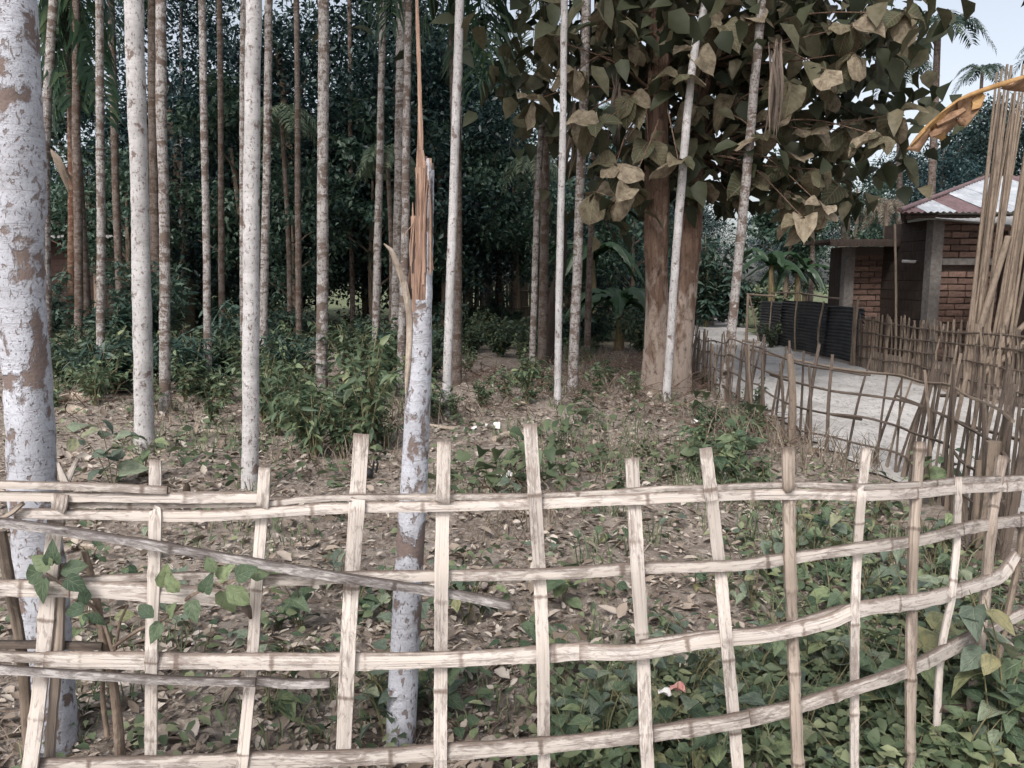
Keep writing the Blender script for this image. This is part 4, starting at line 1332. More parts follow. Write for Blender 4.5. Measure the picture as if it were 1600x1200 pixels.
def orient(o, d, nrm):
    d = Vector(d).normalized()
    n = Vector(nrm)
    x = d.cross(n)
    if x.length < 1e-4:
        x = d.orthogonal()
    x.normalize()
    n = x.cross(d)
    o.rotation_euler = Matrix((x, d, n)).transposed().to_euler()
nleaf = 0
tw = MB()
in_P, in_D, in_N = [], [], []
hubs = [A3(1028, 150), A3(1030, 20), A3(1085, 240, .3), A3(1100, 100, .5), A3(1120, -60, .7)]
limb_targets = []
for k, (px, py) in enumerate(ROS):
    dep = YT + rnd.uniform(-1.2, .7)
    c = at(px, py, dep)
    # twig from the nearest hub
    h = min(hubs, key=lambda q: np.linalg.norm(q - c))
    mid = (h + c) / 2 + np.array([rnd.gauss(0, .1), rnd.gauss(0, .1), rnd.uniform(-.05, .35)])
    tw.tube([h, mid, c], [.022, .012, .006], 6, .12)
    m = rnd.randint(4, 6)
    a0 = rnd.uniform(0, 6.28)
    for j in range(m):
        if nleaf >= 296:
            break
        a = a0 + j * 2 * math.pi / m + rnd.gauss(0, .3)
        el = rnd.uniform(-1.2, .35)
        d = np.array([math.cos(a) * math.cos(el), math.sin(a) * math.cos(el), math.sin(el)])
        nrm = np.array([rnd.gauss(0, .35), -.55 + rnd.gauss(0, .3), .75])
        o = link('leaf', TL[rnd.randrange(8)], teak)
        o.location = Vector(c + d * .03) - teak.location
        orient(o, d, nrm)
        s = rnd.uniform(.72, 1.35)
        o.scale = (s, s, s)
        nleaf += 1
tw.build('twigs', M['teak_bark'], teak, True, tuple(tb), 60)['kind'] = 'stuff'
# inner and upper foliage
n = 3000
cc = np.array([at(px, py, YT + rng.uniform(-.2, 1.9)) for px, py in [ROS[i % len(ROS)] for i in range(n)]])
cc += rng.normal(0, 1, (n, 3)) * np.array([.42, .5, .34])
up = rng.random(n) < .5
nup = int(up.sum())
cc[up] = np.column_stack([rng.normal(2.6, 1.5, nup), rng.normal(YT + .6, 1.2, nup), rng.uniform(4.4, 7.6, nup)])
low = (cc[:, 2] < 1.55 + (440 - 325) / F_PX * cc[:, 1]) & (cc[:, 0] > 2.6)
cc = cc[~low]; n = len(cc)
dd = sph(n); dd[:, 2] = -np.abs(dd[:, 2]) * .9
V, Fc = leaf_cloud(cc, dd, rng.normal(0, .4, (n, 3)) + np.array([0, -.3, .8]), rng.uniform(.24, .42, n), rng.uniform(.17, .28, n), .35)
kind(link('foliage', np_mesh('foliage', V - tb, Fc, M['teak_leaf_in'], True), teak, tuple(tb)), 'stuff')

# dead brown stem leaning at centre, hanging dry strips
dst = [gnd(853, 566)]; Yd = dst[0][1]
o = MB().tube([at(850, 566, Yd) - np.array([0, 0, .1]), at(857, 520, Yd), at(866, 470, Yd), at(877, 410, Yd), at(882, 330, Yd)], [.24, .19, .14, .10, .05], 12, .12, True, None, .25).build('dead_stem', M['dark_wood'], None, True, tuple(dst[0]), 60)
tag(o, 'dead dark brown stem leaning right behind the narrow white palm', 'dead tree')
def skirt(label, x, y0, y1, Y, n_, sx):
    o0 = tuple(at(x, y0, Y))
    rt = thing('dry_frond_skirt', label, 'dry leaves', o0)
    for i in range(n_):
        x0, x1 = x + 5 + rnd.gauss(0, sx * .6), x + rnd.gauss(0, sx)
        a, b = y0 + rnd.uniform(-20, 20), y1 + rnd.uniform(-45, 15)
        dz = rnd.uniform(-.2, .2)
        MB().slat([at(x0, a, Y + dz), at((x0 + x1) / 2 + rnd.gauss(3, 4), (a + b) / 2, Y - .05 + dz), at(x1, b, Y + dz)], [.006, rnd.uniform(.01, .022), .004], .004, (0, -1, 0), .08, 0, .4).build('strip', M['stick' if i % 3 else 'stick_pale'], rt, True, o0, 40)
skirt('long dry brown leaf strips hanging down in the big leaved tree', 1207, 80, 205, 9.3, 16, 10)
skirt('brown dead leaf strips hanging left of the big trunks', 960, 125, 225, 10.5, 12, 7)
skirt('brown dead leaf strips hanging between the two pale palms', 889, 170, 275, 10.8, 12, 6)

# ------------------------------------------------------------------ banana plants
def banana_blade(base, mid, tip, W, mat, parent, org, n=22, ragged=.4, name='leaf', fold=.3):
    b, m, t = (np.array(q, float) for q in (base, mid, tip))
    s = np.linspace(0, 1, n + 1)[:, None]
    C = (1 - s) ** 2 * b + 2 * s * (1 - s) * m + s ** 2 * t
    T = unit(np.gradient(C, axis=0))
    S = unit(np.cross(T, np.tile([0, 0, 1.0], (n + 1, 1))))
    U = np.cross(S, T)
    mb = MB()
    rows = []
    for i in range(n + 1):
        q = i / n
        wd = W * .5 * math.sin(math.pi * min(.985, .12 + .86 * q)) ** .6 * (rnd.uniform(.6, 1.0) if i % 3 == 1 else 1.0)
        row = []
        for u in (-1, -.6, -.06, 0, .06, .6, 1):
            jag = 1 - (ragged * rnd.random() if abs(u) == 1 else 0)
            row.append(C[i] + S[i] * u * wd * jag - U[i] * (fold * wd * u * u) + U[i] * (.012 if u == 0 else 0) + U[i] * .02 * math.sin(i * 1.7 + 3 * u) * abs(u))
        rows.append(row)
    mb.grid(rows)
    return mb.build(name, mat, parent, True, org, 50)
def banana(x, y, h, label, nl, seed, mat=M['banana_leaf'], L=1.6):
    r = random.Random(seed)
    rt = thing('banana_plant', label, 'plant', (x, y, 0))
    MB().tube([(x, y, -.05), (x + .05, y, h * .5), (x + .02, y + .03, h)], [.13, .10, .06], 10, .15, True, None, .1).build('stem', M['banana_stem'], rt, True, (x, y, 0), 60)
    for i in range(nl):
        a = 2 * math.pi * i / nl + r.uniform(-.3, .3)
        Lq = L * r.uniform(.75, 1.1)
        dr = np.array([math.cos(a), math.sin(a), 0])
        p = np.array([x, y, h])
        banana_blade(p, p + dr * Lq * .45 + np.array([0, 0, Lq * r.uniform(.35, .7)]), p + dr * Lq * .9 + np.array([0, 0, -Lq * r.uniform(.0, .5)]), .45 * L / 1.6, mat, rt, (x, y, 0))
    return rt
p = gnd(960, 548)
banana(2.35, 17.0, 1.0, 'broad dark green banana plant behind the palms left of the big trunks', 13, 3, L=1.7)
banana(2.0, 19.5, 2.1, 'taller banana plant in the shade left of the big trunks', 10, 4, L=1.6)
banana(7.0, 21.0, 2.0, 'yellowish banana stem behind the black corrugated fence', 7, 5, L=1.5)
banana(7.9, 21.5, 1.8, 'slender banana plant next to the annex of the brick house', 6, 8, L=1.5)
# the withered leaf hanging over the road from a plant just outside the frame
bp = thing('banana_plant', 'withered orange brown banana leaf arching in over the road', 'plant', (7.05, 8.6, 0))
BO = (7.05, 8.6, 0)
MB().tube([(7.05, 8.6, -.05), (7.0, 8.6, 1.6), (6.9, 8.55, 3.3)], [.15, .12, .07], 12, .15, True, None, .1).build('stem', M['banana_stem'], bp, True, BO, 60)
YL = 8.3
rib = [(6.9, 8.55, 3.3), at(1640, 112, YL), at(1600, 122, YL), at(1545, 138, YL), at(1500, 156, YL), at(1465, 183, YL), at(1440, 205, YL), at(1424, 228, YL)]
MB().tube(rib, [.06, .045, .034, .026, .02, .015, .011, .006], 8, .06, True, None, .08).build('midrib', M['banana_dry'], bp, True, BO, 60)
def hang(pts_top, drops, mat, dy=0.0):
    """torn blade hanging from the rib: top points in px, drop lengths in px"""
    rows = []
    for k in range(5):
        t = k / 4
        rows.append([at(x + 6 * t * math.sin(x * .3), y + d * t, YL + dy + .05 * math.sin(3 * t + x * .05) + .05 * t) for (x, y), d in zip(pts_top, drops)])
    b = [[p + np.array([0, .004, 0]) for p in r][::-1] for r in rows]
    mb = MB(); mb.grid(rows); mb.grid(b)
    mb.build('blade', mat, bp, True, BO, 50)
def roll(pts, r, mat, dy=0.0):
    MB().tube([at(x, y, YL + dy) for x, y in pts], r, 9, .03, True, None, .35).build('curled_blade', mat, bp, True, BO, 60)
hang([(1421, 228), (1432, 212), (1442, 203), (1450, 196)], [6, 26, 34, 12], M['banana_brown'], -.01)
hang([(1446, 198), (1458, 186), (1466, 180), (1476, 174)], [12, 16, 14, 8], M['banana_dry'], -.03)
hang([(1458, 186), (1474, 175), (1490, 165), (1502, 158)], [22, 36, 30, 16], M['banana_brown'], .02)
hang([(1462, 182), (1468, 178), (1474, 175), (1480, 170)], [30, 42, 40, 22], M['banana_dry'], .0)
hang([(1496, 160), (1508, 153), (1520, 148), (1532, 144)], [30, 46, 40, 20], M['banana_brown'], -.02)
hang([(1516, 148), (1524, 146), (1530, 144), (1534, 142)], [14, 26, 24, 8], M['banana_dry'], -.03)
hang([(1568, 133), (1584, 128), (1600, 122), (1640, 112)], [6, 14, 22, 26], M['banana_brown'], .0)
hang([(1424, 224), (1450, 193), (1470, 177), (1500, 156)], [5, 9, 12, 7], M['banana_dry'], -.025)
roll([(1462, 196), (1485, 184), (1506, 172)], [.03, .05, .03], M['banana_brown'], -.02)
roll([(1452, 212), (1466, 204), (1484, 192)], [.02, .04, .025], M['banana_brown'], .0)
roll([(1497, 186), (1504, 192), (1508, 196)], [.02, .035, .015], M['banana_brown'], -.04)

# ------------------------------------------------------------------ forest behind: dense dark trees
def tree_crown(name, R_, H, z0, nl, size, mat, clumps=120, seed=0):
    g = np.random.default_rng(seed)
    u = unit(g.normal(0, 1, (clumps, 3)))
    rad = g.uniform(.45, 1.0, (clumps, 1)) ** .6
    C = u * rad * np.array([R_, R_, H / 2])
    C[:, :2] *= (1.0 + .25 * g.normal(0, 1, (clumps, 1)))
    C[:, 2] += z0 + H / 2
    idx = g.integers(0, clumps, nl)
    P = C[idx] + g.normal(0, 1, (nl, 3)) * np.array([.42, .42, .3]) * R_ / 3
    D = unit(g.normal(0, 1, (nl, 3))); D[:, 2] = D[:, 2] * .6 - .35
    N = g.normal(0, .5, (nl, 3)) + np.array([0, 0, 1.0])
    V, Fq = leaf_quads(P, D, N, g.uniform(.7, 1.3, nl) * size, g.uniform(.7, 1.3, nl) * size * .5)
    return np_mesh(name, V, Fq, mat)
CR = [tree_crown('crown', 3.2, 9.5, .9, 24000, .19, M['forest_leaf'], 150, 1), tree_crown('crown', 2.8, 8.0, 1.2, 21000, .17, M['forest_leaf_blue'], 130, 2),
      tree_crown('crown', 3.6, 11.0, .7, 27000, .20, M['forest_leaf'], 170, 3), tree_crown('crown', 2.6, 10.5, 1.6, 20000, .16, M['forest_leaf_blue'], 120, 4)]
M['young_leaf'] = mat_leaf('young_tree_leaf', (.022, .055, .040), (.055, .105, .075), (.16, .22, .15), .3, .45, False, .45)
YC = [tree_crown('crown', 1.7, 4.6, 1.2, 5200, .17, M['young_leaf'], 60, 11), tree_crown('crown', 1.4, 5.6, 1.6, 4600, .21, M['young_leaf'], 50, 12)]
def trunk_mesh(h, r, seed):
    q = random.Random(seed)
    mb = MB()
    mb.tube([(0, 0, -.1), (q.uniform(-.1, .1), q.uniform(-.1, .1), h * .4), (q.uniform(-.3, .3), q.uniform(-.3, .3), h)], [r * 1.2, r, r * .35], 9, .4, True, None, .12)
    for i in range(6):
        a, zz = q.uniform(0, 6.28), q.uniform(.3, .85) * h
        mb.tube([(0, 0, zz), (math.cos(a) * .9, math.sin(a) * .9, zz + .7), (math.cos(a) * 2.0, math.sin(a) * 2.0, zz + 1.3)], [r * .4, r * .25, r * .1], 6, .3)
    return mb.mesh('trunk', M['twig'], True)
TK = [trunk_mesh(8, .16, 1), trunk_mesh(9, .2, 2), trunk_mesh(7, .13, 3)]
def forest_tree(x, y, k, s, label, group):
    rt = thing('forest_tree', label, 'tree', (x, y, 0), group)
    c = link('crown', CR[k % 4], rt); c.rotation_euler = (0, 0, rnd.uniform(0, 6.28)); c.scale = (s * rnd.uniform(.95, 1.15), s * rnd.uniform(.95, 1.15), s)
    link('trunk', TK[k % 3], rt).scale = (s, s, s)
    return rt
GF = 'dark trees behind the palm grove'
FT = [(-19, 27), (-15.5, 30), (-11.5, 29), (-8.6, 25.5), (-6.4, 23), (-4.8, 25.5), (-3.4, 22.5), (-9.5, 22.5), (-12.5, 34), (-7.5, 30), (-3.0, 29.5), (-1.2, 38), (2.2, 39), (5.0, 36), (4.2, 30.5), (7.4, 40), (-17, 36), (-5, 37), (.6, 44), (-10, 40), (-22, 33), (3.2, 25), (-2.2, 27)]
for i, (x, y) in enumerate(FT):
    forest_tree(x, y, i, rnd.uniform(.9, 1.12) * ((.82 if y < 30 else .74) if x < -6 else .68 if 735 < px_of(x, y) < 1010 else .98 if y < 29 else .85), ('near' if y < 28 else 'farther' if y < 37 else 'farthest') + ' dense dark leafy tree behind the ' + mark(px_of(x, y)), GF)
GR = 'dark trees behind the brick house'
for i, (x, y, s) in enumerate([(14.8, 27, .66), (18.0, 29, .72), (21.5, 27, .70), (17.5, 34, .72), (25.5, 32, .8), (21.5, 37, .8), (14.0, 37, .55)]):
    forest_tree(x, y, i + 1, s, ('near' if y < 28 else 'middle' if y < 33 else 'far') + ' dark bluish tree rising behind the ' + mark(px_of(x, y)), GR)
for i, (x, y, s) in enumerate([(10.5, 46, .55), (17.5, 52, .6), (24, 50, .65), (32, 48, .7), (6, 52, .8), (13, 60, .7)]):
    forest_tree(x, y, i + 2, s, 'distant pale tree seen past the ' + mark(px_of(x, y)), 'distant trees beyond the road')

for i, (x, y, s_) in enumerate([(-9.6, 19.5, .8), (-6.9, 20.0, .9), (-5.2, 18.6, .75), (-3.6, 20.0, .85), (-1.9, 21.5, .95), (.2, 24.0, .8), (1.3, 22.0, .75), (-11.3, 21.0, .95), (3.3, 21.0, .8), (8.9, 25.0, .8), (10.6, 24.0, .8)]):
    rt = thing('young_tree', 'lighter green young tree before the dark mass, behind the ' + mark(px_of(x, y)), 'tree', (x, y, 0), 'young trees at the edge of the grove')
    c = link('crown', YC[i % 2], rt); c.rotation_euler = (0, 0, rnd.uniform(0, 6.28)); c.scale = (s_, s_, s_ * 1.1)
    link('trunk', TK[i % 3], rt).scale = (s_ * .6, s_ * .6, s_ * .6)

# palms whose crowns show -----------------------------------------------------
def crown_palm(px, py, Y, sc_, label, wpx, base_px=None, mat=M['palm_brown'], crown=None, dry=False):
    t = at(px, py, Y)
    x0 = t[0] if base_px is None else (base_px - 800) / F_PX * Y
    rt = thing('areca_palm', label, 'palm tree', (x0, Y, 0))
    r = wpx * Y / F_PX / 2
    MB().tube([(x0, Y, -.1), ((x0 + t[0]) / 2 + .05, Y, t[2] / 2), tuple(t)], [r * 1.1, r, r * .8], 8, .3, True, None, .06).build('trunk', mat, rt, True, (x0, Y, 0), 60)
    c = link('crown', crown or rnd.choice(CROWNS_FAR), rt)
    c.location = t - np.array([x0, Y, 0]); c.scale = (sc_,) * 3; c.rotation_euler = (0, 0, rnd.uniform(0, 6.28))
    return rt
crown_palm(1466, 40, 21, .56, 'tall green palm with a full crown against the white sky', 12, 1440)
crown_palm(1535, 112, 38, .55, 'small distant palm rising between the sky and the dark trees', 6)
crown_palm(1650, 75, 24, .5, 'palm whose frond tips enter at the right edge of the sky', 10)
crown_palm(1405, 110, 24, .5, 'palm with drooping fronds left of the tall full crowned palm', 9, 1400)
crown_palm(1320, 70, 24, .5, 'palm trunk and crown half hidden by the big leaved tree', 14, 1318)
crown_palm(1385, 322, 20, .36, 'low withered palm with drooping dry fronds left of the tin roof', 9, 1374, M['stick_pale'], crown_mesh('crown', 11, 2.3, M['frond_dry'], 36, .8, .04, 1.0))
crown_palm(440, 185, 17.5, .5, 'young pale fronded palm seen between two thin trunks', 8, None, M['palm_brown'], crown_mesh('crown', 12, 2.2, M['frond_pale'], 34, .8, .075, .9))
crown_palm(605, 240, 16.5, .40, 'small greyish palm crown behind the patchy palm', 8, None, M['palm_brown'], crown_mesh('crown', 12, 2.2, M['frond_pale'], 30, .8, .10, 1.0))
crown_palm(835, 250, 19, .42, 'pale fronded palm deep behind the thin grey palm', 7, None, M['palm_brown'], crown_mesh('crown', 11, 2.2, M['frond_pale'], 32, .8, .07, 1.0))
crown_palm(1270, 345, 22, .42, 'fan like low palm hanging over the black corrugated fence', 8)

def hanging_frond(label, segs, Y, mat, ll=.8, lw=.05, base_z=None):
    """palm with fronds hanging into the top of the picture; segs: (base px, mid px, tip px)"""
    s0 = at(*segs[0][0], Y)
    rt = thing('areca_palm', label, 'palm tree', (s0[0], Y, 0))
    MB().tube([(s0[0], Y, -.1), (s0[0] + .04, Y, s0[2] * .5), tuple(s0)], [.09, .08, .07], 10, .3, True, None, .05).build('trunk', M['palm_brown'], rt, True, (s0[0], Y, 0), 60)
    for k, (b, m, t) in enumerate(segs):
        dy = rnd.uniform(-.5, .3)
        v, f = frond_geo(s0, at(*m, Y + dy * .6), at(*t, Y + dy), 46, ll, lw, .8)
        link('frond', np_mesh('frond', v - np.array([s0[0], Y, 0]), f, mat), rt)
    return rt
hanging_frond('palm with long dark fronds drooping into the top of the grove', [((705, -110), (690, -130), (655, 60)), ((705, -110), (740, -140), (770, 110)), ((705, -110), (780, -170), (800, 215)), ((705, -110), (640, -170), (575, 10)), ((705, -110), (720, -90), (722, 90)), ((705, -110), (790, -190), (860, 40)), ((705, -110), (620, -130), (610, 40)), ((705, -110), (760, -120), (745, 130))], 11.5, M['frond'], 1.0, .055)
hanging_frond('palm with drooping fronds behind the leaning mottled trunk at the left', [((95, -40), (130, -40), (165, 190)), ((95, -40), (100, 0), (115, 160)), ((95, -40), (60, -60), (45, 130)), ((95, -40), (150, -80), (190, 80)), ((95, -40), (80, 20), (80, 200))], 13.5, M['frond'], .7, .09)
hanging_frond('palm with thin dark fronds beside the big leaved tree', [((850, -60), (900, -60), (935, 120)), ((850, -60), (820, -80), (800, 90)), ((850, -60), (870, -20), (880, 150)), ((850, -60), (800, -100), (745, 40)), ((850, -60), (835, 0), (830, 110))], 14, M['frond'], .6, .04)

# dry hanging leaf on the left
root = thing('dry_hanging_leaf', 'tan dry palm leaf hanging on the rusty brown trunk', 'dry leaf', tuple(at(90, 240, 15)))
MB().slat([at(78, 232, 15), at(92, 255, 14.9), at(108, 300, 15)], [.01, .08, .02], .006, (0, -1, 0), .06, 0, .4).build('blade', M['stick_pale'], root, True, tuple(at(90, 240, 15)), 40)
MB().slat([at(80, 236, 15.1), at(100, 262, 15.1), at(132, 318, 15.0)], [.01, .03, .006], .005, (0, -1, 0), .06, 0, .4).build('blade', M['pole'], root, True, tuple(at(90, 240, 15)), 40)

# ------------------------------------------------------------------ shrubs
def shrub_mesh(R_, H, nl, size, mat, seed, asp=.5, ns=16):
    g = np.random.default_rng(seed)
    P, Dd = [], []
    an = g.uniform(0, 6.28, ns); ln = g.uniform(.6, 1.0, ns) * H; sp_ = g.uniform(.15, 1.0, ns) * R_
    idx = g.integers(0, ns, nl)
    t = g.uniform(.15, 1.0, nl)
    P = np.stack([np.cos(an[idx]) * sp_[idx] * t ** 1.3, np.sin(an[idx]) * sp_[idx] * t ** 1.3, ln[idx] * t * (1.1 - .25 * t)], 1) + g.normal(0, .05, (nl, 3)) * R_
    D = unit(g.normal(0, 1, (nl, 3))); D[:, 2] = D[:, 2] * .4 - .1
    N = g.normal(0, .4, (nl, 3)) + np.array([0, 0, 1.0])
    V, Fq = leaf_cloud(P, D, N, g.uniform(.6, 1.3, nl) * size, g.uniform(.7, 1.2, nl) * size * asp, .25)
    V[:, 2] = np.maximum(V[:, 2], .01)
    return np_mesh('foliage', V, Fq, mat, False), [(a, l_, s_) for a, l_, s_ in zip(an, ln, sp_)]
def shrub_stems(st):
    mb = MB()
    for a, l_, s_ in st[:9]:
        mb.tube([(0, 0, -.05), (math.cos(a) * s_ * .35, math.sin(a) * s_ * .35, l_ * .5), (math.cos(a) * s_ * .95, math.sin(a) * s_ * .95, l_ * .85)], [.012, .008, .004], 5, .2)
    return mb.mesh('stems', M['stem'], True)
SB = []
for q, (R_, H, nl, size, mt, asp) in enumerate([(.8, 1.3, 650, .15, 'bush_leaf_dark', .4), (.7, 1.0, 520, .13, 'bush_leaf', .5), (.6, .8, 420, .11, 'bush_leaf', .5), (.9, 1.7, 800, .16, 'bush_leaf_dark', .35), (.55, .6, 380, .10, 'bush_leaf', .6), (.7, 1.1, 500, .24, 'bush_leaf_dark', .22)]):
    me, st = shrub_mesh(R_, H, nl, size, M[mt], 40 + q, asp)
    SB.append((me, shrub_stems(st)))
def shrub(x, y, k, s, label, group=None):
    rt = thing('leafy_shrub', label, 'shrub', (x, y, float(gh(x, y))), group)
    rt.rotation_euler = (0, 0, rnd.uniform(0, 6.28)); rt.scale = (s, s, s * rnd.uniform(.85, 1.15))
    link('foliage', SB[k][0], rt); link('stems', SB[k][1], rt)
M['sapling_leaf'] = mat_leaf('sapling_leaf', (.06, .10, .058), (.125, .175, .10), (.26, .30, .16), .28, .5, False, .35)
for q, (R_, H, nl, size, asp, ns) in enumerate([(.42, .85, 130, .11, .5, 6), (.5, 1.1, 170, .12, .45, 7), (.4, .55, 120, .085, .6, 8), (.35, .7, 110, .14, .3, 6)]):
    me, st = shrub_mesh(R_, H, nl, size, M['sapling_leaf'], 70 + q, asp, ns)
    SB.append((me, shrub_stems(st)))
GS = 'shrubs under the palms'
def band(n, x0, x1, y0, y1, ks, s0, s1, label, group):
    for i in range(n):
        px, py = rnd.uniform(x0, x1), rnd.uniform(y0, y1)
        p = gnd(px, py)
        shrub(p[0], p[1], rnd.choice(ks), rnd.uniform(s0, s1), label + ' beside the ' + mark(px), group)
band(46, 60, 480, 490, 580, (0, 3, 5, 7), .85, 1.35, 'dark blue green shrub', GS + ' left')
band(40, 60, 470, 555, 625, (1, 2, 5, 4), .6, .95, 'mid green front row shrub', 'front ' + GS)
band(22, 440, 690, 520, 600, (0, 1, 2), .75, 1.1, 'leafy shrub', GS + ' middle')
band(34, 680, 860, 500, 560, (0, 1, 4, 2), .7, 1.0, 'low dark green shrub', 'shrubs edging the clearing')
band(20, 870, 1010, 495, 565, (0, 1, 5, 4), .7, 1.1, 'shaded shrub', 'shrubs behind the big trunks')
band(5, 1080, 1180, 600, 720, (4, 2), .35, .5, 'low shrub in front of the stick fence', 'shrubs along the stick fence')
band(38, 80, 480, 565, 660, (6, 7, 8, 9), .5, 1.15, 'airy light green sapling', 'saplings in the left undergrowth')
band(30, 430, 690, 570, 720, (6, 7, 8, 9), .45, 1.15, 'airy light green middle sapling', 'saplings around the middle palms')
band(26, 700, 1000, 545, 665, (6, 8, 9), .55, .9, 'thin light green sapling', 'saplings in the middle clearing')
band(11, 1040, 1200, 640, 760, (6, 8, 9), .3, .6, 'small light green sapling', 'saplings near the big trunks')
for px, py, k, s, lb in [(770, 497, 5, 1.4, 'dark bushy plant with strappy leaves in front of the paling fence'), (1205, 545, 2, .8, 'small green climber on the stick fence by the leaning palm')]:
    p = gnd(px, py)
    shrub(p[0], p[1], k, s, lb)
# background greenery beyond road end and around house
for i in range(12):
    bx, by = rnd.uniform(3.6, 9.5), rnd.uniform(23, 33)
    shrub(bx, by, rnd.choice((0, 1, 3)), rnd.uniform(1.3, 2.3), ('near' if by < 28 else 'far') + ' tall green bush at the road end past the ' + mark(px_of(bx, by)), 'bushes at the road end')

# ------------------------------------------------------------------ weeds with single leaves
def weed_leaf(L, W, seed, heart=True):
    r = random.Random(seed)
    mb = MB()
    st = [(.0, .22), (.12, .82), (.35, 1.0), (.6, .72), (.82, .36), (1.0, .02)] if heart else [(.0, .08), (.2, .6), (.45, .95), (.7, .75), (.88, .4), (1.0, .02)]
    rows = []
    dr, fo = r.uniform(.1, .5), r.uniform(.1, .45)
    for t, wq in st:
        hw = W * .5 * wq
        row = []
        for u in (-1, 0, 1):
            y = L * t - (L * .10 * abs(u) if (heart and t < .15) else 0)
            row.append((u * hw * (1 + r.uniform(-.08, .08)), y, fo * abs(u) * hw - dr * L * t * t + r.uniform(-.03, .03) * L * abs(u)))
        rows.append(row)
    mb.grid(rows)
    return mb
WL = [weed_leaf(.075, .058, s, s % 3 != 0) for s in range(6)]
WLM = {}
for mt in ('weed_leaf', 'weed_grey'):
    WLM[mt] = [b.mesh('leaf', M[mt], True, None, 0) for b in WL]
WLF = [b for b in WL]
def weed_plan(seed, h, n, ls, spread):
    """stem curves and leaf placements of one weed"""
    r = random.Random(seed)
    stems, leaves = [], []
    ns = r.randint(2, 4)
    for s in range(ns):
        a = r.uniform(0, 6.28)
        k = spread * r.uniform(.3, 1.0)
        hh = h * r.uniform(.6, 1.0)
        P = [np.array([0, 0, -.02]), np.array([math.cos(a) * k * .4, math.sin(a) * k * .4, hh * .62]), np.array([math.cos(a) * k, math.sin(a) * k, hh])]
        stems.append(P)
        m = max(2, n // ns)
        for j in range(m):
            t = .25 + .75 * (j + r.random() * .6) / m
            t = min(t, 1)
            p = (1 - t) ** 2 * P[0] + 2 * t * (1 - t) * P[1] + t * t * P[2]
            b = a + j * 2.4 + r.gauss(0, .4)
            el = r.uniform(-.5, .45)
            d = np.array([math.cos(b) * math.cos(el), math.sin(b) * math.cos(el), math.sin(el)])
            nm = np.array([r.gauss(0, .35), -.25 + r.gauss(0, .3), 1])
            leaves.append((p + d * .015, d, nm, ls * r.uniform(.65, 1.25), r.randrange(6)))
    return stems, leaves
def weed_stem_mesh(stems):
    mb = MB()
    for P in stems:
        mb.tube(P, [.0035, .003, .0015], 5, .05)
    return mb.mesh('stem', M['stem'], True)
PLANS = [weed_plan(100 + i, h, n, ls, sp_) for i, (h, n, ls, sp_) in enumerate([(.22, 9, .95, .16), (.32, 11, 1.0, .16), (.16, 8, .85, .2), (.38, 12, 1.15, .2), (.26, 9, 1.3, .18), (.13, 7, .75, .14)])]
STM = [weed_stem_mesh(p[0]) for p in PLANS]
def weed_far_mesh(plan):
    Vv, Ff, off = [], [], 0
    for p, d, nm, s, k in plan[1]:
        D_ = Vector(d).normalized(); x = D_.cross(Vector(nm)).normalized(); n_ = x.cross(D_)
        Mx = np.array(Matrix((x, D_, n_)).transposed())
        v = np.array(WL[k].v) * s @ Mx.T + p
        Vv.append(v); Ff += [tuple(i + off for i in f) for f in WL[k].f]; off += len(v)
    return np_mesh('weed', np.vstack(Vv), np.array(Ff), M['weed_leaf_far'], True)
FARW = [weed_far_mesh(p) for p in PLANS]
WSRC = {}
def weed(x, y, k, s, mt, label, group, parts=True):
    loc = (x, y, float(gh(x, y)))
    rz = rnd.uniform(0, 6.28)
    if not parts:
        o = link('weed_plant', FARW[k]); o.location, o.rotation_euler, o.scale = loc, (0, 0, rz), (s,) * 3
        return tag(o, label, 'weed', group)
    if (k, mt) not in WSRC:
        rt = thing('weed_plant', label, 'weed', loc, group)
        rt.rotation_euler, rt.scale = (0, 0, rz), (s,) * 3
        link('stem', STM[k], rt)
        for p, d, nm, sc2, q in PLANS[k][1]:
            o = link('leaf', WLM[mt][q], rt); o.location = p; orient(o, d, nm); o.scale = (sc2,) * 3
        WSRC[(k, mt)] = rt
        return rt
    c = copy_tree(WSRC[(k, mt)], loc, rz, s, label)
    c['group'] = group
    return c
BAY = [88, 240, 405, 548, 690, 842, 1000, 1130, 1238, 1340, 1426, 1485, 1540]
ORD = ['first', 'second', 'third', 'fourth', 'fifth', 'sixth', 'seventh', 'eighth', 'ninth', 'tenth', 'eleventh', 'twelfth', 'last']
def where(px, py):
    i = sum(px > b for b in BAY)
    bay = 'left of the first picket' if i == 0 else 'right of the last picket' if i == len(BAY) else 'between the %s and %s pickets' % (ORD[i - 1], ORD[i])
    row = 'above the top rail' if py < 765 else 'under the top rail' if py < 895 else 'under the second rail' if py < 1020 else 'under the third rail' if py < 1140 else 'near the bottom rail'
    return row + ' ' + bay
def patch(n, x0, x1, y0, y1, ks, s0, s1, mt, label, group, parts=True):
    for i in range(n):
        px, py = rnd.uniform(x0, x1), rnd.uniform(y0, y1)
        p = gnd(px, py)
        if p[0] > 2.55 and p[1] > 4.2:
            continue
        weed(p[0], p[1], rnd.choice(ks), rnd.uniform(s0, s1), mt if mt else rnd.choice(('weed_leaf', 'weed_grey')), label + ' ' + (where(px, py) if parts else 'beside the ' + mark(px)), group, parts)
W1 = 'broad leaved weed'
patch(44, 870, 1250, 1050, 1230, (0, 1, 3, 4), .62, .95, None, W1, 'weeds at lower right')
patch(48, 1230, 1560, 980, 1230, (0, 1, 3, 4), .65, 1.0, None, W1, 'weeds at lower right')
W2 = 'leafy thicket weed'
patch(52, 1170, 1540, 790, 980, (0, 1, 3, 4), .7, 1.1, None, W2, 'weeds near the corner post')
W3 = 'small litter weed'
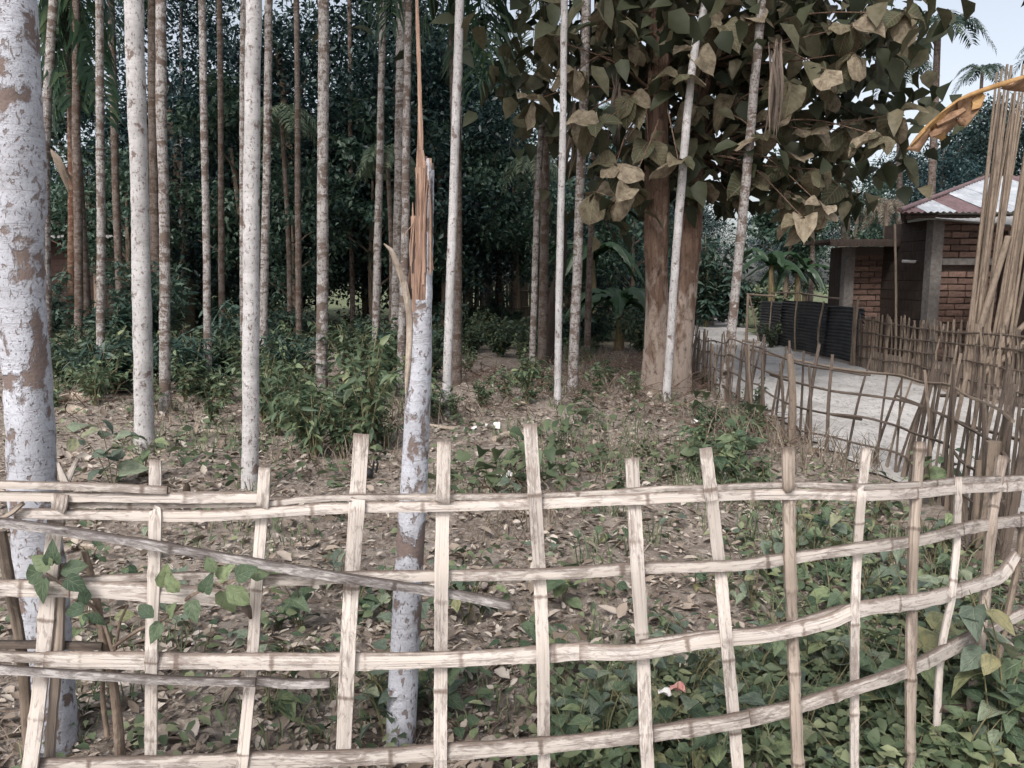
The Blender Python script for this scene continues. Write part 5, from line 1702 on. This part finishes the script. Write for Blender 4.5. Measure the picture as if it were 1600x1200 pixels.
patch(22, 820, 1180, 800, 1040, (0, 2, 5, 4), .6, 1.0, None, W3, 'weeds on the litter')
patch(15, 690, 860, 860, 1200, (0, 1, 2, 4), .7, 1.05, None, W3, 'weeds on the litter')
W4 = 'leafy weed'
patch(10, 550, 690, 880, 1190, (0, 1, 3), .7, 1.1, None, W4, 'weeds by the broken palm')
W5 = 'low green weed'
patch(16, 380, 560, 800, 1190, (0, 2, 5, 1), .6, 1.0, None, W5, 'weeds at lower left')
patch(18, 90, 380, 800, 1190, (0, 1, 2), .6, 1.0, None, W5, 'weeds at lower left')
W6 = 'small distant weed'
patch(80, 700, 1200, 640, 780, (0, 1, 2, 5), .9, 1.6, None, W6, 'weeds beyond the fence', False)
patch(36, 200, 620, 640, 770, (0, 2, 5), .8, 1.4, None, W6, 'weeds beyond the fence', False)
patch(26, 440, 640, 600, 680, (1, 3), 1.1, 1.7, None, W6, 'weeds beyond the fence', False)
# ground-cover leaves too many to count
n = 5200
px, py = rng.uniform(0, 1600, n), rng.uniform(600, 1230, n)
dens = .05 + .5 * sstep(1120, 1250, px) * (py > 760) + .6 * sstep(820, 900, px) * sstep(1000, 1080, py) + .35 * ((px > 700) & (py < 760)) + .2 * (px < 640) * (py < 700)
keep = rng.random(n) < dens
P = np.array([gnd(a, b) for a, b in zip(px[keep], py[keep])])
P = P[(P[:, 0] < 2.6) | (P[:, 1] < 3.9)]
m = len(P)
P = np.repeat(P, 5, 0) + rng.normal(0, 1, (m * 5, 3)) * np.array([.07, .07, 0])
P[:, 2] = gh(P[:, 0], P[:, 1]) + rng.uniform(.02, .14, m * 5)
D_ = sph(m * 5); D_[:, 2] *= .35
V, Fq = leaf_cloud(P, D_, rng.normal(0, .35, (m * 5, 3)) + np.array([0, -.2, 1]), rng.uniform(.03, .065, m * 5), rng.uniform(.02, .045, m * 5), .2)
kind(link('ground_cover', np_mesh('ground_cover', V, Fq, M['weed_leaf_far'])), 'stuff')

# individual conspicuous plants ------------------------------------------------
def big_weed(px, py, h, n, ls, seed, mt, label, scale_leaf=None):
    p = gnd(px, py); p[2] = float(gh(p[0], p[1]))
    stems, leaves = weed_plan(seed, h, n, ls, h * .5)
    rt = thing('leafy_plant', label, 'plant', tuple(p))
    link('stem', weed_stem_mesh(stems), rt)
    for q, d, nm, s, k in leaves:
        o = link('leaf', WLM[mt][k], rt); o.location = q; orient(o, d, nm); o.scale = (s,) * 3
big_weed(178, 770, .62, 15, 2.3, 301, 'weed_grey', 'pale green plant with long pointed leaves between two white palms')
big_weed(225, 760, .34, 14, 1.7, 302, 'weed_leaf', 'leafy plant at the foot of the clean white palm')
big_weed(1150, 735, .5, 18, 1.9, 303, 'weed_leaf', 'plant with round dark green leaves left of the stick fence')
big_weed(1115, 760, .42, 12, 2.0, 304, 'weed_leaf', 'arching green plant behind the slanting picket')
big_weed(1455, 790, .5, 12, 2.2, 305, 'weed_leaf', 'dark green plant below the gap in the stick fence')
big_weed(520, 690, .9, 34, 1.35, 306, 'weed_leaf', 'tall leafy plant at the narrow foot of the banded palm')
big_weed(580, 690, .8, 28, 1.4, 307, 'weed_grey', 'bushy weed left of the broken trunk')
big_weed(790, 790, .3, 12, 1.3, 308, 'weed_grey', 'pale speckled plant behind the tallest picket')
big_weed(880, 930, .22, 7, 1.7, 309, 'weed_leaf', 'single upright broad leaf weed right of the tallest picket')
big_weed(1570, 1190, .62, 30, 1.35, 310, 'weed_grey', 'yellowish big leaved plant pushing through the fence at lower right')
big_weed(1545, 1200, .45, 26, 1.25, 311, 'weed_leaf', 'dark big leaved plant in the lower right corner')
big_weed(1390, 1130, .4, 16, 1.7, 312, 'weed_leaf', 'dark leafy weed between two brown pickets at right')
big_weed(470, 1000, .3, 12, 1.2, 313, 'weed_leaf', 'bright green bushy weed left of the broken palm')

# creeper on the left part of the fence
cr = thing('climbing_shrub', 'woody creeper with green leaves climbing over the left fence rails', 'climber', (-1.1, 2.12, 0))
KO = (-1.1, 2.12, 0)
def cst(pts, r, dy=.06):
    MB().tube([at(x, y, 2.0 + dy + (q[0] if q else 0)) for x, y, *q in pts], r, 8, .03, True, None, .15).build('stem', M['twig'], cr, True, KO, 60)
cst([(188, 1185), (182, 1110), (172, 1040), (160, 990), (150, 930), (133, 862)], [.016, .014, .012, .011, .010, .008])
cst([(180, 1030), (155, 960), (100, 915, -.09), (72, 895, -.11)], [.006, .005, .004, .002], .05)
cst([(178, 1010), (215, 985), (260, 965), (300, 930, -.08), (345, 912, -.11), (380, 905, -.11)], [.006, .005, .004, .004, .003, .002], .05)
cst([(180, 1015), (188, 970), (200, 945)], [.005, .004, .003], .05)
cst([(168, 1150), (160, 1080), (165, 1020)], [.008, .007, .004], .08)
for i, (x, y, a, s) in enumerate([(70, 890, 200, 1.25), (78, 885, 150, 1.0), (85, 880, 90, 1.0), (95, 895, 20, 1.2), (68, 905, 260, 1.2), (105, 905, -30, 1.0), (280, 925, 120, .9), (258, 915, 80, 1.1), (345, 905, 60, 1.0), (355, 915, -40, 1.3), (370, 900, 30, 1.1), (350, 925, -80, 1.3), (390, 900, 10, .8), (300, 940, -70, 1.0), (320, 925, 70, .9), (240, 965, 140, .9), (250, 975, -120, 1.0), (130, 950, 190, .9), (135, 945, 100, .8), (265, 960, 60, .8), (150, 960, -60, .7), (335, 895, 110, .8)]):
    o = link('leaf', WLM['weed_leaf'][i % 6], cr)
    o.location = Vector(at(x, y, 1.94 + rnd.uniform(-.02, .02))) - Vector(KO)
    orient(o, (math.cos(R(a)), rnd.uniform(-.5, .1), math.sin(R(a))), (rnd.gauss(0, .2), -.85, .5))
    o.scale = (s * .78,) * 3
o = MB().slat([at(380, 935, 1.96), at(385, 950, 1.95), at(392, 966, 1.97)], [.004, .013, .004], .003, (0, -1, 0), .01, 0, .6).build('leaf', M['stick'], cr, True, KO)

# ------------------------------------------------------------------ leaf litter, twigs, sticks and rubbish
n = 40000
yy = 1.9 + 12.5 * rng.random(n) ** 1.7
xx = (rng.random(n) * 2 - 1) * (yy * .72 + .4)
ok = (xx < 2.75) | (yy < 2.2)
P = np.column_stack([xx, yy, gh(xx, yy)])[ok]
n = len(P)
P[:, 2] += rng.uniform(.004, .03, n)
D_ = sph(n); D_[:, 2] *= .22
big_ = 1 + .08 * P[:, 1]
L_ = rng.gamma(2.0, .0105, n) * big_ + .010
V, Fq = leaf_cloud(P, D_, rng.normal(0, .3, (n, 3)) + np.array([0, 0, 1]), L_, L_ * rng.uniform(.3, .75, n), rng.uniform(-.3, .3), .3)
kind(link('leaf_litter', np_mesh('leaf_litter', V, Fq, M['litter'])), 'stuff')
mb = MB()
for i in range(950):
    y = 2.0 + 10.5 * rnd.random() ** 1.6
    x = rnd.uniform(-1, 1) * (y * .7)
    if x > 2.6 and y > 3.5:
        continue
    a, L = rnd.uniform(0, 6.28), rnd.uniform(.08, .4) * (1 + y * .04)
    z = float(gh(x, y)) + .012
    p0 = np.array([x, y, z]); d = np.array([math.cos(a), math.sin(a), rnd.uniform(-.02, .12)]) * L
    r = rnd.uniform(.0015, .004) * (1 + y * .05)
    mb.tube([p0, p0 + d * .5 + np.array([rnd.gauss(0, .02), rnd.gauss(0, .02), 0]), p0 + d], [r, r * .8, r * .4], 4, None, False)
kind(mb.build('twig_litter', M['twig'], None, True, None, 0), 'stuff')
mb = MB()
for px, py, n_, sx, sy in [(955, 590, 150, .9, 1.2), (900, 600, 60, .6, .8), (1090, 600, 110, .5, 1.0), (735, 600, 70, .6, 1.0), (985, 645, 40, .5, .4), (1000, 570, 60, .8, 1.2), (1200, 690, 60, .35, .5), (850, 640, 40, .5, .5), (820, 790, 30, .25, .2), (160, 640, 40, .7, .5), (470, 670, 40, .7, .5)]:
    c0 = gnd(px, py)
    for i in range(n_):
        x, y = c0[0] + rnd.gauss(0, sx), c0[1] + rnd.gauss(0, sy)
        if x > 2.65 and y > 5:
            x = 2.6 - rnd.random() * .3
        a, L = rnd.uniform(0, 6.28), rnd.uniform(.2, .75) * (.55 + y * .045)
        z = float(gh(x, y)) + rnd.uniform(0, .12)
        p0 = np.array([x, y, z]); d = np.array([math.cos(a), math.sin(a) * .6, rnd.uniform(-.05, .5)]) * L
        r = rnd.uniform(.002, .006) * (.6 + y * .05)
        mb.tube([p0, p0 + d * .5 + np.array([rnd.gauss(0, .06), rnd.gauss(0, .06), rnd.uniform(.0, .12)]), p0 + d], [r, r * .8, r * .35], 4, .12, False)
kind(mb.build('brush_litter', M['brush'], None, True, None, 0), 'stuff')
# dry grass and straw tufts
def tuft(cx, cy_, n, h, sp_, mb, lean=.4):
    for i in range(n):
        a, q = rnd.uniform(0, 6.28), rnd.random() ** .5 * sp_
        x, y = cx + math.cos(a) * q, cy_ + math.sin(a) * q
        z = float(gh(x, y))
        b = rnd.uniform(0, 6.28); k = rnd.uniform(.1, lean) ; hh = h * rnd.uniform(.5, 1.1)
        wv = .0022 * (1 + cy_ * .15)
        tx, ty = math.cos(b) * hh * k, math.sin(b) * hh * k
        base = len(mb.v)
        for p in ((x - wv, y, z), (x + wv, y, z), (x + tx * .4 + wv * .7, y + ty * .4, z + hh * .62), (x + tx * .4 - wv * .7, y + ty * .4, z + hh * .62), (x + tx, y + ty, z + hh * .9)):
            mb.v.append(p); mb.uv.append((0, 0)); mb.st.append(0.0)
        mb.f += [(base, base + 1, base + 2, base + 3), (base + 3, base + 2, base + 4)]
mb = MB()
for px, py, n, h, sp_ in [(850, 800, 120, .22, .3), (800, 830, 110, .2, .3), (930, 720, 200, .35, .7), (960, 600, 260, .4, 1.2), (700, 640, 120, .3, .7), (1180, 700, 160, .5, .5), (1290, 730, 160, .5, .45), (540, 720, 170, .35, .7), (300, 650, 150, .3, .8), (1050, 660, 150, .3, .8), (1500, 870, 120, .3, .4), (930, 570, 200, .5, 1.2), (620, 660, 120, .4, .6), (150, 620, 120, .4, 1.0)]:
    p = gnd(px, py); tuft(p[0], p[1], int(n * .6), h * .8, sp_, mb, 1.3)
for x, y, r in FEET:
    if y < 20:
        tuft(x, y, 26, .09 + .012 * y, r * 1.9, mb, 1.0)
kind(mb.build('dry_grass', M['frond_dry'], None, False), 'stuff')
mb = MB()
for px, py, n, h, sp_ in [(760, 760, 140, .16, .5), (400, 860, 90, .1, .4), (1050, 720, 160, .2, .7), (1150, 770, 160, .2, .5), (560, 640, 160, .25, .9), (330, 690, 140, .2, .8), (890, 680, 150, .2, .8), (1250, 830, 120, .16, .4), (800, 1100, 100, .1, .3), (1000, 1100, 100, .1, .35), (210, 1050, 100, .12, .3), (480, 1120, 90, .12, .3)]:
    p = gnd(px, py); tuft(p[0], p[1], n, h, sp_, mb, .7)
for x, y, r in FEET:
    if y < 20:
        tuft(x, y, 22, .07 + .012 * y, r * 2.1, mb, .9)
for i in range(60):
    p = gnd(rnd.uniform(850, 1560), rnd.uniform(800, 1220)); tuft(p[0], p[1], 9, rnd.uniform(.12, .3), .05, mb, .8)
kind(mb.build('green_grass', M['weed_leaf_far'], None, False), 'stuff')

def log(label, pts, r, mat=M['dead_wood'], name='fallen_branch'):
    P = [gnd(x, y) for x, y in pts]
    for p in P:
        p[2] = float(gh(p[0], p[1])) + r * .8
    o = MB().tube(P, [r * .8, r, r * .7] if len(P) == 3 else r, 9, .05, True, None, .18).build(name, mat, None, True, tuple(P[0]), 60)
    return tag(o, label, 'branch')
log('pale curved dead branch on the ground behind the tallest picket', [(772, 692), (800, 684), (838, 687)], .035)
log('grey fallen log lying between the left palms', [(75, 640), (110, 632), (152, 636)], .06)
log('second lower fallen log between the left palms', [(70, 655), (105, 650), (140, 656)], .05)
log('flat piece of old wood on the ground behind the second picket', [(235, 1162), (285, 1148), (330, 1140)], .018)
log('thin bent stick lying in the litter left of the broken palm', [(300, 672), (345, 672), (372, 682)], .02)
log('thin stick crossing the litter under the big brown trunks', [(905, 735), (945, 700), (985, 680)], .012)
log('bent stick lying right of the broken palm', [(672, 668), (705, 672), (718, 668)], .02)
log('straight stick on the bare litter behind the seventh picket', [(1000, 870), (1022, 840), (1036, 815)], .006)
for x0, y0, x1, y1, lb in [(30, 862, 68, 850, 'upper'), (40, 878, 66, 872, 'lower')]:
    log(lb + ' rotten brown branch behind the thickest trunk by the fence', [(x0 + 70, y0 - 10), (x0 + 100, y0 - 6), (x1 + 85, y1 + 2)], .02)

p = gnd(576, 748); p[2] = float(gh(p[0], p[1]))
can = thing('plastic_can', 'small black plastic can with a loop handle lying on the litter', 'can', tuple(p))
MB().tube([p + np.array([-.035, 0, .02]), p + np.array([.0, 0, .05]), p + np.array([.025, 0, .07])], [.045, .05, .03], 12, .01).build('body', M['black_plastic'], can, True, tuple(p), 50)
MB().tube([p + np.array([.03, 0, .07]), p + np.array([.05, 0, .15]), p + np.array([.075, 0, .14]), p + np.array([.06, 0, .06])], .009, 8, .02).build('handle', M['black_plastic'], can, True, tuple(p), 60)
def scrap(px, py, s, mat, label, name='paper_scrap', zr=.02):
    p = gnd(px, py); p[2] = float(gh(p[0], p[1])) + zr
    rows = [[(p[0] + s * (i / 5 - .5) * 1.3, p[1] + s * (j / 4 - .5), p[2] + s * .22 * rnd.random() + s * .2 * math.sin(i + j)) for i in range(6)] for j in range(5)]
    b = [[(q[0], q[1], q[2] - .0015) for q in r][::-1] for r in rows]
    mb = MB(); mb.grid(rows); mb.grid(b)
    return tag(mb.build(name, mat, None, False, tuple(p)), label, 'litter')
scrap(1056, 1128, .042, M['red_paper'], 'faded red wrapper among the weeds below the third rail', 'wrapper', .16)
scrap(1036, 1130, .036, M['white_paper'], 'white torn wrapper touching the faded red one', 'wrapper', .15)
scrap(1095, 672, .14, M['white_paper'], 'pale curled scrap under the white slanting palm')
scrap(770, 668, .12, M['white_paper'], 'white curled scrap right of the leaning white palm')
scrap(735, 672, .1, M['white_paper'], 'small white scrap by the foot of the white leaning palm')
scrap(785, 752, .11, M['white_paper'], 'white scrap under the pale speckled plant')
bpy.data.objects.remove(bpy.data.objects['fence_post'])
